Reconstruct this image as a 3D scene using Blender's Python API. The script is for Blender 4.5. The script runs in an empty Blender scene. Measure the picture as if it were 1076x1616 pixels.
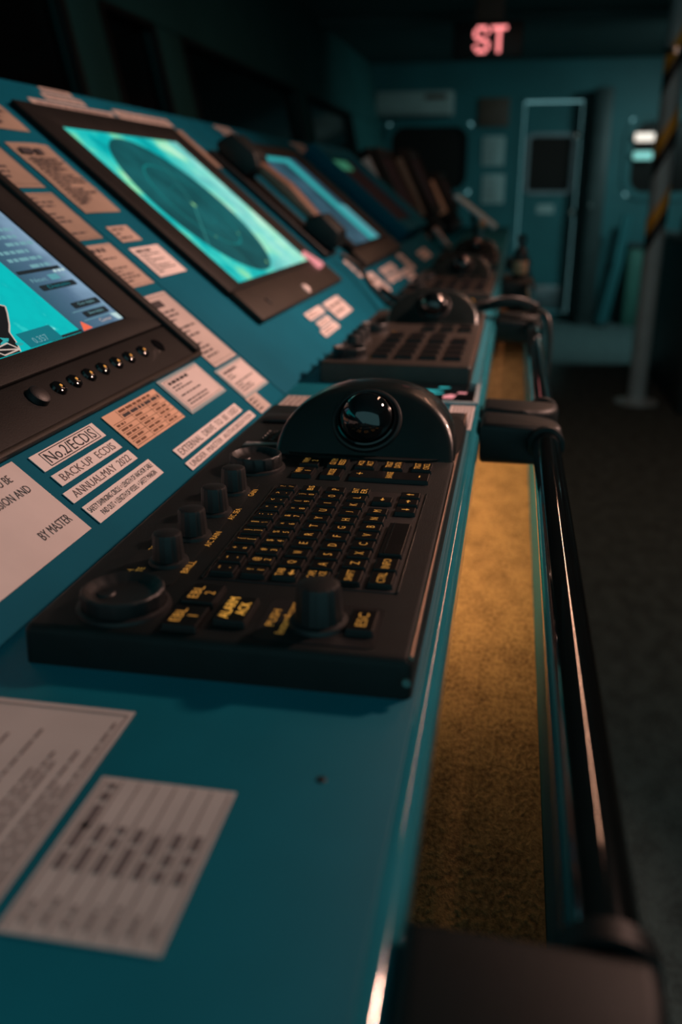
import bpy, bmesh, math, random
from mathutils import Matrix, Vector, Euler

random.seed(7)
S = bpy.context.scene
COL = S.collection
PI = math.pi

# ------------------------------------------------------------------ camera
CAM_Z = 1.25
cd = bpy.data.cameras.new('camera')
cam = bpy.data.objects.new('camera', cd)
COL.objects.link(cam)
S.camera = cam
cam.location = (0, 0, CAM_Z)
cam.rotation_euler = Euler((math.radians(90 - 20.052), 0, math.radians(10.566)), 'XYZ')
cd.sensor_fit = 'VERTICAL'
cd.sensor_height = 36.0
cd.sensor_width = 24.0
cd.lens = 36.0 * 1400 / 1616
cd.clip_start = 0.02
cd.clip_end = 60
cd.dof.use_dof = True
cd.dof.focus_distance = 0.545
cd.dof.aperture_fstop = 4.9

# ------------------------------------------------------------------ world, large lights, exposure
w = bpy.data.worlds.new('world')
S.world = w
w.use_nodes = True
bg = w.node_tree.nodes['Background']
bg.inputs[0].default_value = (0.27, 0.62, 0.66, 1)
bg.inputs[1].default_value = 0.65

S.view_settings.view_transform = 'Standard'
S.view_settings.look = 'None'
S.view_settings.gamma = 1.0
S.view_settings.exposure = 0.0
S.view_settings.use_curve_mapping = False


def area_light(name, loc, target, size, power, color, shape='DISK', sy=None):
    ld = bpy.data.lights.new(name, 'AREA')
    ld.shape = shape
    ld.size = size
    if sy:
        ld.size_y = sy
    ld.energy = power
    ld.color = color
    o = bpy.data.objects.new(name, ld)
    COL.objects.link(o)
    o.location = loc
    o.rotation_euler = (Vector(target) - Vector(loc)).to_track_quat('-Z', 'Y').to_euler()
    return o


WARM = (1.0, 0.58, 0.46)
# dimmed warm ceiling lamps of the wheelhouse, ahead of the camera
k_ = area_light('ceiling_lamp_light', (1.25, 1.70, 2.29), (-0.22, 1.14, 1.08), 0.14, 8.0, WARM)
k_.data.spread = math.radians(66)
lt_ = area_light('linear_lamp_light', (0.52, 3.10, 2.297), (0.52, 3.10, 1.0), 2.5, 7.0, (1.0, 0.50, 0.32), 'RECTANGLE', 0.03)
lt_.rotation_euler = Euler((0, 0, PI / 2))
dl_ = area_light('door_lamp_light', (1.85, 7.2, 2.29), (0.3, 8.6, 0.3), 0.4, 17.5, (0.48, 0.84, 0.85))
dl_.data.spread = math.radians(120)

# ------------------------------------------------------------------ materials
MATS = {}


def new_mat(name):
    m = bpy.data.materials.new(name)
    m.use_nodes = True
    MATS[name] = m
    return m, m.node_tree, m.node_tree.nodes['Principled BSDF']


def mat(name, col, rough=0.5, metal=0.0, spec=0.5, var=0.0, vscale=40, bump=0.0, bscale=200, coat=0.0,
        emit=None, estr=0.0, col2=None):
    m, nt, b = new_mat(name)
    b.inputs['Base Color'].default_value = (*col, 1)
    b.inputs['Roughness'].default_value = rough
    b.inputs['Metallic'].default_value = metal
    b.inputs['Specular IOR Level'].default_value = spec
    b.inputs['Coat Weight'].default_value = coat
    tc = nt.nodes.new('ShaderNodeTexCoord')
    if var > 0:
        n = nt.nodes.new('ShaderNodeTexNoise')
        n.inputs['Scale'].default_value = vscale
        n.inputs['Detail'].default_value = 4
        nt.links.new(tc.outputs['Object'], n.inputs['Vector'])
        r = nt.nodes.new('ShaderNodeValToRGB')
        r.color_ramp.elements[0].position = 0.3
        r.color_ramp.elements[1].position = 0.7
        c2 = col2 if col2 else tuple(c * (1 - var) for c in col)
        r.color_ramp.elements[0].color = (*c2, 1)
        r.color_ramp.elements[1].color = (*(min(1, c * (1 + (0 if col2 else var * .5))) for c in col), 1)
        nt.links.new(n.outputs['Fac'], r.inputs['Fac'])
        nt.links.new(r.outputs['Color'], b.inputs['Base Color'])
    if bump > 0:
        n2 = nt.nodes.new('ShaderNodeTexNoise')
        n2.inputs['Scale'].default_value = bscale
        n2.inputs['Detail'].default_value = 3
        nt.links.new(tc.outputs['Object'], n2.inputs['Vector'])
        bp = nt.nodes.new('ShaderNodeBump')
        bp.inputs['Strength'].default_value = bump
        bp.inputs['Distance'].default_value = 0.002
        nt.links.new(n2.outputs['Fac'], bp.inputs['Height'])
        nt.links.new(bp.outputs['Normal'], b.inputs['Normal'])
    if emit:
        b.inputs['Emission Color'].default_value = (*emit, 1)
        b.inputs['Emission Strength'].default_value = estr
    return m


mat('teal_paint', (0.006, 0.17, 0.23), 0.45, spec=0.3, var=0.18, vscale=9, bump=0.08, bscale=900)
mat('panel_paint', (0.005, 0.115, 0.18), 0.6, spec=0.03, var=0.15, vscale=7, bump=0.08, bscale=900)
mat('bulkhead_paint', (0.045, 0.17, 0.17), 0.7, spec=0.1, var=0.2, vscale=2)
mat('wall_paint', (0.025, 0.15, 0.165), 0.5, var=0.2, vscale=2, bump=0.05, bscale=60)
mat('teal_trim', (0.03, 0.26, 0.33), 0.09, coat=0.5, var=0.1, vscale=20)
mat('black_plastic', (0.0045, 0.0085, 0.009), 0.55, spec=0.3, var=0.3, vscale=60, bump=0.25, bscale=1500)
mat('dark_plastic', (0.009, 0.009, 0.010), 0.5, spec=0.5, var=0.2, vscale=50, bump=0.1, bscale=1200)
mat('key_plastic', (0.007, 0.007, 0.007), 0.38, spec=0.3, var=0.2, vscale=90)
mat('knob_rubber', (0.008, 0.010, 0.011), 0.5, spec=0.5, var=0.25, vscale=120, bump=0.1, bscale=1500)
mat('hump_plastic', (0.011, 0.016, 0.016), 0.26, spec=0.5, coat=0.35, var=0.2, vscale=60, bump=0.15, bscale=1800)
mat('unit_brown', (0.040, 0.033, 0.028), 0.42, spec=0.4, var=0.2, vscale=60, bump=0.15, bscale=1500)
mat('edge_highlight', (0.62, 0.44, 0.35), 0.28, metal=0.9, var=0.15, vscale=80)  # painted highlight along the control unit edge
mat('gloss_black', (0.006, 0.006, 0.007), 0.08, var=0.2, vscale=30)
mat('ball_gloss', (0.004, 0.005, 0.006), 0.05, coat=1.0)
mat('rail_black', (0.006, 0.007, 0.007), 0.07, spec=0.9, coat=1.0, var=0.3, vscale=30)
mat('arm_plastic', (0.004, 0.009, 0.010), 0.5, spec=0.32, var=0.3, vscale=40, bump=0.1, bscale=900)
mat('bezel_black', (0.008, 0.008, 0.008), 0.55, spec=0.2, var=0.3, vscale=25, bump=0.12, bscale=1100)
mat('bezel_brown', (0.017, 0.0135, 0.010), 0.5, spec=0.3, var=0.25, vscale=25, bump=0.12, bscale=900)
mat('paper_white', (0.86, 0.76, 0.74), 0.75, var=0.06, vscale=25)
mat('paper_mid', (0.48, 0.36, 0.30), 0.6, var=0.12, vscale=20)  # light falloff up the slope is partly put into this tone
mat('paper', (0.72, 0.62, 0.60), 0.75, var=0.08, vscale=25)
mat('paper_dim', (0.50, 0.42, 0.38), 0.7, var=0.12, vscale=18)
mat('paper_laminated', (0.66, 0.56, 0.53), 0.32, var=0.1, vscale=20, coat=0.3)
mat('paper_orange', (0.78, 0.47, 0.32), 0.75, var=0.1, vscale=30)
mat('paper_tan', (0.30, 0.22, 0.17), 0.75, var=0.15, vscale=20)  # tan stock, darkened further to carry the light falloff up the slope
mat('lamination', (0.30, 0.42, 0.46), 0.25, var=0.1, vscale=20)
mat('ink', (0.035, 0.03, 0.035), 0.8)
mat('ink_soft', (0.17, 0.13, 0.13), 0.8)
mat('ink_brown', (0.16, 0.07, 0.035), 0.8)
mat('amber', (0.75, 0.38, 0.06), 0.6, emit=(1.0, 0.50, 0.10), estr=0.20)
mat('amber_bright', (0.80, 0.42, 0.06), 0.6, emit=(1.0, 0.50, 0.08), estr=0.6)
mat('chrome', (0.55, 0.5, 0.46), 0.22, metal=1.0)
mat('steel', (0.30, 0.34, 0.36), 0.35, metal=0.8, var=0.2, vscale=10)
mat('window_glass', (0.016, 0.009, 0.007), 0.3, spec=0.2, var=0.2, vscale=3)
mat('night_glass', (0.004, 0.005, 0.006), 0.15)
mat('ceiling_panel', (0.09, 0.15, 0.15), 0.7, var=0.2, vscale=3)
mat('white_plastic', (0.40, 0.42, 0.40), 0.5, var=0.1, vscale=6)
mat('wall_paper', (0.40, 0.47, 0.46), 0.7, var=0.1, vscale=6)
mat('brown_sign', (0.13, 0.07, 0.05), 0.6, var=0.2, vscale=8)
mat('yellow_tape', (0.85, 0.42, 0.03), 0.5, var=0.1, vscale=20)
mat('black_tape', (0.012, 0.012, 0.012), 0.5, var=0.1, vscale=20)
mat('pole_paint', (0.42, 0.56, 0.60), 0.35, var=0.12, vscale=8)
mat('locker_green', (0.06, 0.19, 0.15), 0.5, var=0.15, vscale=5)
mat('cabinet_dark', (0.03, 0.045, 0.045), 0.5, var=0.25, vscale=5)
mat('brown_leather', (0.16, 0.09, 0.06), 0.5, var=0.35, vscale=9, bump=0.3, bscale=60)
mat('yellow_cable', (0.75, 0.40, 0.03), 0.4, var=0.1, vscale=60)
mat('cord_black', (0.018, 0.017, 0.016), 0.4, var=0.3, vscale=80)
mat('skin_orange', (0.55, 0.30, 0.17), 0.5, var=0.2, vscale=30)
mat('led_red', (0.3, 0.02, 0.02), 0.5, emit=(1.0, 0.27, 0.27), estr=1.6)
mat('glow_white', (0.8, 0.8, 0.8), 0.4, emit=(1.0, 0.85, 0.72), estr=1.1)
mat('reflection_teal', (0.5, 0.8, 0.8), 0.4, emit=(0.35, 0.95, 0.85), estr=0.5)
mat('clear_acrylic', (0.45, 0.55, 0.58), 0.08, spec=0.8)

# felt lining of the trough and carpet of the aisle
for nm, c1, c2, sc in (('felt', (0.42, 0.27, 0.12), (0.17, 0.105, 0.05), 300), ('carpet', (0.11, 0.155, 0.155), (0.05, 0.065, 0.065), 170)):
    m, nt, b = new_mat(nm)
    tc = nt.nodes.new('ShaderNodeTexCoord')
    mp = nt.nodes.new('ShaderNodeMapping')
    mp.inputs['Scale'].default_value = (1.0, 0.55, 1.0)
    nt.links.new(tc.outputs['Object'], mp.inputs['Vector'])
    n1 = nt.nodes.new('ShaderNodeTexNoise'); n1.inputs['Scale'].default_value = sc; n1.inputs['Detail'].default_value = 3
    n2 = nt.nodes.new('ShaderNodeTexNoise'); n2.inputs['Scale'].default_value = sc * .13; n2.inputs['Detail'].default_value = 3
    nt.links.new(mp.outputs['Vector'], n1.inputs['Vector']); nt.links.new(mp.outputs['Vector'], n2.inputs['Vector'])
    ad = nt.nodes.new('ShaderNodeMath'); ad.operation = 'ADD'
    mu = nt.nodes.new('ShaderNodeMath'); mu.operation = 'MULTIPLY'; mu.inputs[1].default_value = 0.7
    nt.links.new(n2.outputs['Fac'], mu.inputs[0]); nt.links.new(n1.outputs['Fac'], ad.inputs[0]); nt.links.new(mu.outputs[0], ad.inputs[1])
    r = nt.nodes.new('ShaderNodeValToRGB')
    r.color_ramp.elements[0].position = 0.62; r.color_ramp.elements[1].position = 1.05
    r.color_ramp.elements[0].color = (*c2, 1); r.color_ramp.elements[1].color = (*c1, 1)
    nt.links.new(ad.outputs[0], r.inputs['Fac']); nt.links.new(r.outputs['Color'], b.inputs['Base Color'])
    b.inputs['Roughness'].default_value = 0.95
    b.inputs['Specular IOR Level'].default_value = 0.1
    bp = nt.nodes.new('ShaderNodeBump'); bp.inputs['Strength'].default_value = 0.8; bp.inputs['Distance'].default_value = 0.004
    nt.links.new(n1.outputs['Fac'], bp.inputs['Height']); nt.links.new(bp.outputs['Normal'], b.inputs['Normal'])


def screen_mat(name, build, rough=0.25):
    m, nt, b = new_mat(name)
    b.inputs['Base Color'].default_value = (0.002, 0.004, 0.004, 1)
    b.inputs['Roughness'].default_value = 0.5
    b.inputs['Specular IOR Level'].default_value = 0.03
    tc = nt.nodes.new('ShaderNodeTexCoord')
    col = build(nt, tc)
    nt.links.new(col, b.inputs['Emission Color'])
    b.inputs['Emission Strength'].default_value = 1.0
    return m


def ramp(nt, fac, stops):
    r = nt.nodes.new('ShaderNodeValToRGB')
    while len(r.color_ramp.elements) < len(stops):
        r.color_ramp.elements.new(0.5)
    for e, (p, c) in zip(r.color_ramp.elements, stops):
        e.position = p
        e.color = (*c, 1)
    nt.links.new(fac, r.inputs['Fac'])
    return r.outputs['Color']


def mth(nt, op, a, b2=None, clamp=False):
    n = nt.nodes.new('ShaderNodeMath')
    n.operation = op
    n.use_clamp = clamp
    for i, v in enumerate((a, b2)):
        if v is None:
            continue
        if isinstance(v, (int, float)):
            n.inputs[i].default_value = v
        else:
            nt.links.new(v, n.inputs[i])
    return n.outputs[0]


def mixc(nt, fac, a, b2):
    n = nt.nodes.new('ShaderNodeMix')
    n.data_type = 'RGBA'
    nt.links.new(fac, n.inputs['Factor'])
    for k, v in ((6, a), (7, b2)):
        if isinstance(v, tuple):
            n.inputs[k].default_value = (*v, 1)
        else:
            nt.links.new(v, n.inputs[k])
    return n.outputs[2]


def radar_build(nt, tc):
    # object coords: origin at the sweep centre, x along the console, y up the slope
    sx = nt.nodes.new('ShaderNodeSeparateXYZ')
    nt.links.new(tc.outputs['Object'], sx.inputs[0])
    x, y = sx.outputs[0], sx.outputs[1]
    rr = mth(nt, 'SQRT', mth(nt, 'ADD', mth(nt, 'MULTIPLY', x, x), mth(nt, 'MULTIPLY', y, y)))
    n = nt.nodes.new('ShaderNodeTexNoise'); n.inputs['Scale'].default_value = 13; n.inputs['Detail'].default_value = 5
    nt.links.new(tc.outputs['Object'], n.inputs['Vector'])
    back = ramp(nt, n.outputs['Fac'], [(0.26, (0.0, 0.20, 0.24)), (0.42, (0.0, 0.46, 0.46)), (0.51, (0.04, 0.62, 0.55)), (0.58, (0.22, 0.76, 0.42)), (0.66, (0.60, 0.92, 0.66))])
    n3 = nt.nodes.new('ShaderNodeTexNoise'); n3.inputs['Scale'].default_value = 40; n3.inputs['Detail'].default_value = 3
    nt.links.new(tc.outputs['Object'], n3.inputs['Vector'])
    # the menu column on the far side is paler
    side = mth(nt, 'MULTIPLY', mth(nt, 'SUBTRACT', mth(nt, 'SUBTRACT', x, mth(nt, 'MULTIPLY', y, 0.5)), 0.05), 7.0, True)
    back = mixc(nt, mth(nt, 'MULTIPLY', side, n3.outputs['Fac']), back, (0.50, 0.92, 0.80))
    disc = ramp(nt, n.outputs['Fac'], [(0.35, (0.004, 0.060, 0.068)), (0.65, (0.008, 0.115, 0.125))])

    def ring(rad, wd):
        d = mth(nt, 'ABSOLUTE', mth(nt, 'SUBTRACT', rr, rad))
        return mth(nt, 'SUBTRACT', 1.0, mth(nt, 'DIVIDE', d, wd), True)
    disc = mixc(nt, mth(nt, 'MULTIPLY', ring(0.078, 0.0016), 0.45), disc, (0.0, 0.50, 0.46))
    disc = mixc(nt, mth(nt, 'MULTIPLY', ring(0.036, 0.0014), 0.12), disc, (0.0, 0.50, 0.46))
    # heading and bearing lines
    for ang, st, wd in ((0.95, 0.28, 0.0013), (-2.55, 0.35, 0.0018), (-1.9, 0.22, 0.0012), (2.3, 0.12, 0.0012)):
        ca, sa = math.cos(ang), math.sin(ang)
        along = mth(nt, 'ADD', mth(nt, 'MULTIPLY', x, ca), mth(nt, 'MULTIPLY', y, sa))
        across = mth(nt, 'ABSOLUTE', mth(nt, 'SUBTRACT', mth(nt, 'MULTIPLY', y, ca), mth(nt, 'MULTIPLY', x, sa)))
        f = mth(nt, 'MULTIPLY', mth(nt, 'SUBTRACT', 1.0, mth(nt, 'DIVIDE', across, wd), True), mth(nt, 'GREATER_THAN', along, 0.0))
        disc = mixc(nt, mth(nt, 'MULTIPLY', f, st), disc, (0.10, 0.62, 0.55))
    for cx, cy, rd in ((0, 0, 0.006), (0.035, -0.118, 0.004), (-0.05, -0.06, 0.002), (0.05, -0.06, 0.0025)):
        dx = mth(nt, 'SUBTRACT', x, cx); dy = mth(nt, 'SUBTRACT', y, cy)
        d = mth(nt, 'SQRT', mth(nt, 'ADD', mth(nt, 'MULTIPLY', dx, dx), mth(nt, 'MULTIPLY', dy, dy)))
        disc = mixc(nt, mth(nt, 'SUBTRACT', 1.0, mth(nt, 'DIVIDE', d, rd), True), disc, (0.40, 0.9, 0.35))
    inside = mth(nt, 'MULTIPLY', mth(nt, 'SUBTRACT', 0.1305, rr), 700.0, True)
    return mixc(nt, inside, back, disc)


screen_mat('radar_screen', radar_build)


def sea_build(nt, tc):
    n = nt.nodes.new('ShaderNodeTexNoise'); n.inputs['Scale'].default_value = 55; n.inputs['Detail'].default_value = 6
    nt.links.new(tc.outputs['Object'], n.inputs['Vector'])
    return ramp(nt, n.outputs['Fac'], [(0.40, (0.0, 0.50, 0.50)), (0.58, (0.0, 0.46, 0.47)), (0.68, (0.02, 0.58, 0.56)), (0.74, (0.25, 0.80, 0.76))])


screen_mat('chart_sea', sea_build)


def sidebar_build(nt, tc):
    sx = nt.nodes.new('ShaderNodeSeparateXYZ')
    nt.links.new(tc.outputs['Object'], sx.inputs[0])
    g = mth(nt, 'MULTIPLY', mth(nt, 'SUBTRACT', sx.outputs[0], 0.652), 12.5, True)
    n = nt.nodes.new('ShaderNodeTexNoise'); n.inputs['Scale'].default_value = 30
    nt.links.new(tc.outputs['Object'], n.inputs['Vector'])
    g = mth(nt, 'MULTIPLY', g, mth(nt, 'ADD', n.outputs['Fac'], 0.5))
    return ramp(nt, g, [(0.0, (0.035, 0.10, 0.15)), (0.6, (0.085, 0.16, 0.25)), (1.0, (0.23, 0.36, 0.50))])


screen_mat('chart_sidebar', sidebar_build)


def blue_build(nt, tc):
    sx = nt.nodes.new('ShaderNodeSeparateXYZ')
    nt.links.new(tc.outputs['Object'], sx.inputs[0])
    n = nt.nodes.new('ShaderNodeTexNoise'); n.inputs['Scale'].default_value = 12; n.inputs['Detail'].default_value = 4
    nt.links.new(tc.outputs['Object'], n.inputs['Vector'])
    return ramp(nt, n.outputs['Fac'], [(0.35, (0.012, 0.045, 0.065)), (0.7, (0.05, 0.12, 0.17))])


screen_mat('chart_dusk', blue_build)
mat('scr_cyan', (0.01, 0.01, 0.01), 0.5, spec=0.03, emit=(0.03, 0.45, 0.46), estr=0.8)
mat('scr_cyan_soft', (0.01, 0.01, 0.01), 0.5, spec=0.03, emit=(0.12, 0.42, 0.48), estr=0.75)
mat('scr_text', (0.01, 0.01, 0.01), 0.5, spec=0.03, emit=(0.22, 0.50, 0.56), estr=0.7)
mat('scr_white', (0.01, 0.01, 0.01), 0.5, spec=0.03, emit=(0.62, 0.85, 0.85), estr=0.8)
mat('scr_dark', (0.008, 0.010, 0.012), 0.5, spec=0.03, emit=(0.02, 0.04, 0.05), estr=0.4)
mat('scr_land', (0.006, 0.007, 0.008), 0.5, spec=0.03, emit=(0.01, 0.015, 0.018), estr=0.5)
mat('scr_red', (0.01, 0.01, 0.01), 0.5, spec=0.03, emit=(1.0, 0.16, 0.08), estr=0.9)
mat('scr_coast', (0.01, 0.01, 0.01), 0.5, spec=0.03, emit=(0.75, 0.58, 0.50), estr=0.8)
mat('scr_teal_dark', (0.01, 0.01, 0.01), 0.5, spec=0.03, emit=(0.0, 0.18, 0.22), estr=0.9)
mat('scr_green', (0.01, 0.01, 0.01), 0.5, spec=0.03, emit=(0.04, 0.22, 0.12), estr=0.7)
mat('scr_off', (0.010, 0.008, 0.008), 0.5, spec=0.03, emit=(0.012, 0.006, 0.006), estr=0.5)
mat('reflection_pink', (0.01, 0.01, 0.01), 0.5, spec=0.03, emit=(1.0, 0.34, 0.36), estr=0.85)  # glowing pink for painted red reflections

# ------------------------------------------------------------------ helpers


def finish(name, bm, m, parent=None, smooth=None, mtx=None):
    bmesh.ops.recalc_face_normals(bm, faces=bm.faces)
    me = bpy.data.meshes.new(name)
    bm.to_mesh(me)
    bm.free()
    return link(name, me, m, parent, smooth, mtx)


def link(name, me, m, parent=None, smooth=None, mtx=None):
    if m and not me.materials:
        me.materials.append(MATS[m])
    if smooth:
        me.shade_smooth()
        me.set_sharp_from_angle(angle=math.radians(smooth))
    o = bpy.data.objects.new(name, me)
    COL.objects.link(o)
    if parent:
        o.parent = parent
    if mtx is not None:
        o.matrix_basis = mtx
    return o


def tag(o, label, cat, group=None, kind=None):
    o['label'] = label
    if cat:
        o['category'] = cat
    if group:
        o['group'] = group
    if kind:
        o['kind'] = kind
    return o


def thing(name, mtx, label, cat, group=None):
    o = bpy.data.objects.new(name, None)
    o.empty_display_size = 0.05
    COL.objects.link(o)
    o.matrix_basis = mtx
    return tag(o, label, cat, group)


def struct(o, label=None, cat=None):
    o['kind'] = 'structure'
    if label:
        o['label'] = label
    if cat:
        o['category'] = cat
    return o


def bx(bm, x0, x1, y0, y1, z0, z1, bev=0.0, seg=2, mt=None):
    b2 = bmesh.new()
    bmesh.ops.create_cube(b2, size=1.0)
    for v in b2.verts:
        v.co = Vector((x0 + (v.co.x + .5) * (x1 - x0), y0 + (v.co.y + .5) * (y1 - y0), z0 + (v.co.z + .5) * (z1 - z0)))
    if bev > 0:
        bmesh.ops.bevel(b2, geom=b2.edges[:], offset=bev, segments=seg, affect='EDGES', profile=0.5)
    if mt is not None:
        b2.transform(mt)
    me = bpy.data.meshes.new('tmp')
    b2.to_mesh(me)
    b2.free()
    bm.from_mesh(me)
    bpy.data.meshes.remove(me)
    return bm


def box(name, m, parent, x0, x1, y0, y1, z0, z1, bev=0.0, seg=2, mtx=None, smooth=None):
    bm = bmesh.new()
    bx(bm, x0, x1, y0, y1, z0, z1, bev, seg)
    return finish(name, bm, m, parent, smooth if smooth else (35 if bev else None), mtx)


def prism(name, m, parent, poly, z0, z1, mtx=None, bev=0.0, smooth=None):
    """extrude a polygon in local xy"""
    bm = bmesh.new()
    a = [bm.verts.new((p[0], p[1], z0)) for p in poly]
    f = bm.faces.new(a)
    r = bmesh.ops.extrude_face_region(bm, geom=[f])
    for v in [g for g in r['geom'] if isinstance(g, bmesh.types.BMVert)]:
        v.co.z = z1
    if bev:
        bmesh.ops.bevel(bm, geom=bm.edges[:], offset=bev, segments=2, affect='EDGES', profile=0.5)
    return finish(name, bm, m, parent, smooth, mtx)


def lathe_bm(prof, n=32, ribs=0, ribd=0.0):
    bm = bmesh.new()
    rings = []
    for (r, z) in prof:
        ring = []
        if r <= 1e-6:
            ring = [bm.verts.new((0, 0, z))]
        else:
            for k in range(n):
                a = 2 * PI * k / n
                rr = r - (ribd if ribs and (k % (n // ribs)) == 0 else 0)
                ring.append(bm.verts.new((rr * math.cos(a), rr * math.sin(a), z)))
        rings.append(ring)
    for a, b in zip(rings, rings[1:]):
        if len(a) == 1 and len(b) == 1:
            continue
        for k in range(n):
            k2 = (k + 1) % n
            if len(a) == 1:
                bm.faces.new((a[0], b[k], b[k2]))
            elif len(b) == 1:
                bm.faces.new((a[k], a[k2], b[0]))
            else:
                bm.faces.new((a[k], a[k2], b[k2], b[k]))
    return bm


def lathe(name, m, parent, prof, mtx=None, n=32, ribs=0, ribd=0.0, smooth=40):
    return finish(name, lathe_bm(prof, n, ribs, ribd), m, parent, smooth, mtx)


def tube_bm(pts, r, n=10, caps=True, bm=None):
    bm = bm or bmesh.new()
    pts = [Vector(p) for p in pts]
    rings = []
    up = None
    for i, p in enumerate(pts):
        t = (pts[min(i + 1, len(pts) - 1)] - pts[max(i - 1, 0)]).normalized()
        if up is None:
            up = Vector((0, 0, 1)) if abs(t.z) < .9 else Vector((1, 0, 0))
        a = t.cross(up).normalized()
        up = a.cross(t).normalized()
        rad = r[i] if isinstance(r, (list, tuple)) else r
        rings.append([bm.verts.new(p + a * math.cos(2 * PI * k / n) * rad + up * math.sin(2 * PI * k / n) * rad) for k in range(n)])
    for a, b in zip(rings, rings[1:]):
        for k in range(n):
            bm.faces.new((a[k], a[(k + 1) % n], b[(k + 1) % n], b[k]))
    if caps:
        bm.faces.new(rings[0][::-1])
        bm.faces.new(rings[-1])
    return bm


def tube(name, m, parent, pts, r, n=10, mtx=None):
    return finish(name, tube_bm(pts, r, n), m, parent, 50, mtx)


def frame_bm(x0, x1, y0, y1, ix0, ix1, iy0, iy1, z0, z1, zi=None):
    """rectangular ring with a sloped inner reveal"""
    zi = z1 if zi is None else zi
    bm = bmesh.new()
    def q(a, z): return [bm.verts.new((a[0], a[2], z)), bm.verts.new((a[1], a[2], z)), bm.verts.new((a[1], a[3], z)), bm.verts.new((a[0], a[3], z))]
    o0 = q((x0, x1, y0, y1), z0); o1 = q((x0, x1, y0, y1), z1)
    i1 = q((ix0, ix1, iy0, iy1), zi); i0 = q((ix0, ix1, iy0, iy1), z0)
    for a, b in ((o0, o1), (o1, i1), (i1, i0), (i0, o0)):
        for k in range(4):
            bm.faces.new((a[k], a[(k + 1) % 4], b[(k + 1) % 4], b[k]))
    return bm


def frame(name, m, parent, *a, bev=0.0015, mtx=None, **k):
    bm = frame_bm(*a, **k)
    if bev:
        bmesh.ops.bevel(bm, geom=bm.edges[:], offset=bev, segments=2, affect='EDGES', profile=0.5)
    return finish(name, bm, m, parent, 35, mtx)


_txt = {}


def text_mesh(s, res=2):
    if s in _txt:
        return _txt[s]
    c = bpy.data.curves.new('txt', 'FONT')
    c.body = s
    c.size = 1.0
    c.resolution_u = res
    c.align_x = 'CENTER'
    c.align_y = 'CENTER'
    o = bpy.data.objects.new('txt', c)
    COL.objects.link(o)
    bpy.context.view_layer.update()
    dg = bpy.context.evaluated_depsgraph_get()
    me = bpy.data.meshes.new_from_object(o.evaluated_get(dg))
    bpy.data.objects.remove(o)
    bpy.data.curves.remove(c)
    xs = [v.co.x for v in me.vertices]
    ys = [v.co.y for v in me.vertices]
    bb = (min(xs), max(xs), min(ys), max(ys))
    _txt[s] = (me, bb)
    return _txt[s]


def text(name, s, m, parent, cx, cy, wd, ht, z, rot=0.0):
    """flat lettering fitted into a box wd x ht centred at cx, cy"""
    me0, bb = text_mesh(s)
    me = me0.copy()
    me.materials.clear()
    if len(s) == 1 and s.isalnum():      # single characters keep their own proportions
        wd = min(wd, ht * (bb[1] - bb[0]) / (bb[3] - bb[2]) * 0.95)
    sx = wd / (bb[1] - bb[0])
    sy = ht / (bb[3] - bb[2])
    mx, my = (bb[0] + bb[1]) / 2, (bb[2] + bb[3]) / 2
    for v in me.vertices:
        v.co = Vector(((v.co.x - mx) * sx, (v.co.y - my) * sy, 0))
    o = link(name, me, m, parent)
    o.location = (cx, cy, z)
    o.rotation_euler = (0, 0, rot)
    return o


def lines(name, m, parent, x0, x1, y0, y1, z, rows, seed=0, fill=0.55, full=False, ragged=0.5):
    """rows of small printed words, flat on the sheet"""
    rd = random.Random(seed)
    bm = bmesh.new()
    dy = (y1 - y0) / rows
    for r in range(rows):
        yc = y1 - (r + .5) * dy
        hh = dy * fill / 2
        x = x0
        end = x1 if full else x0 + (x1 - x0) * (1 - ragged * rd.random())
        while x < end:
            l = dy * rd.uniform(1.0, 3.4)
            xe = min(x + l, end)
            vs = [bm.verts.new((a, b, z)) for a, b in ((x, yc - hh), (xe, yc - hh), (xe, yc + hh), (x, yc + hh))]
            bm.faces.new(vs)
            x = xe + dy * 0.5
    return finish(name, bm, m, parent)


def rules(name, m, parent, segs, z, t=0.0005):
    bm = bmesh.new()
    for (xa, ya, xb, yb) in segs:
        if abs(xa - xb) > abs(ya - yb):
            q = ((xa, ya - t), (xb, yb - t), (xb, yb + t), (xa, ya + t))
        else:
            q = ((xa - t, ya), (xa + t, ya), (xb + t, yb), (xb - t, yb))
        bm.faces.new([bm.verts.new((a, b, z)) for a, b in q])
    return finish(name, bm, m, parent)


DESK_Z = 1.05
AL = math.radians(40)
CRX = -0.2215


def pan(Y=0.0, s=0.0, n=0.0):
    """frame on the sloping console face: x along the console, y up the slope, z out of it"""
    p = Vector((CRX - s * math.cos(AL) + n * math.sin(AL), Y, DESK_Z + s * math.sin(AL) + n * math.cos(AL)))
    return Matrix(((0, -math.cos(AL), math.sin(AL), p.x), (1, 0, 0, p.y), (0, math.sin(AL), math.cos(AL), p.z), (0, 0, 0, 1)))


def desk(Y=0.0, X=0.0, z=0.0):
    """frame on the worktop: x along the console, y away from the operator, z up"""
    return Matrix(((0, -1, 0, X), (1, 0, 0, Y), (0, 0, 1, DESK_Z + z), (0, 0, 0, 1)))


def T(x, y, z):
    return Matrix.Translation((x, y, z))


# ------------------------------------------------------------------ the room
fl = box('floor', 'carpet', None, -1.6, 2.6, -0.6, 9.45, -0.05, 0.0)
struct(fl, 'dark carpeted wheelhouse deck')
ce = box('ceiling', 'ceiling_panel', None, -1.6, 2.6, -0.6, 9.45, 2.36, 2.42)
struct(ce, 'dark ceiling of the wheelhouse')
D = 9.3


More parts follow.
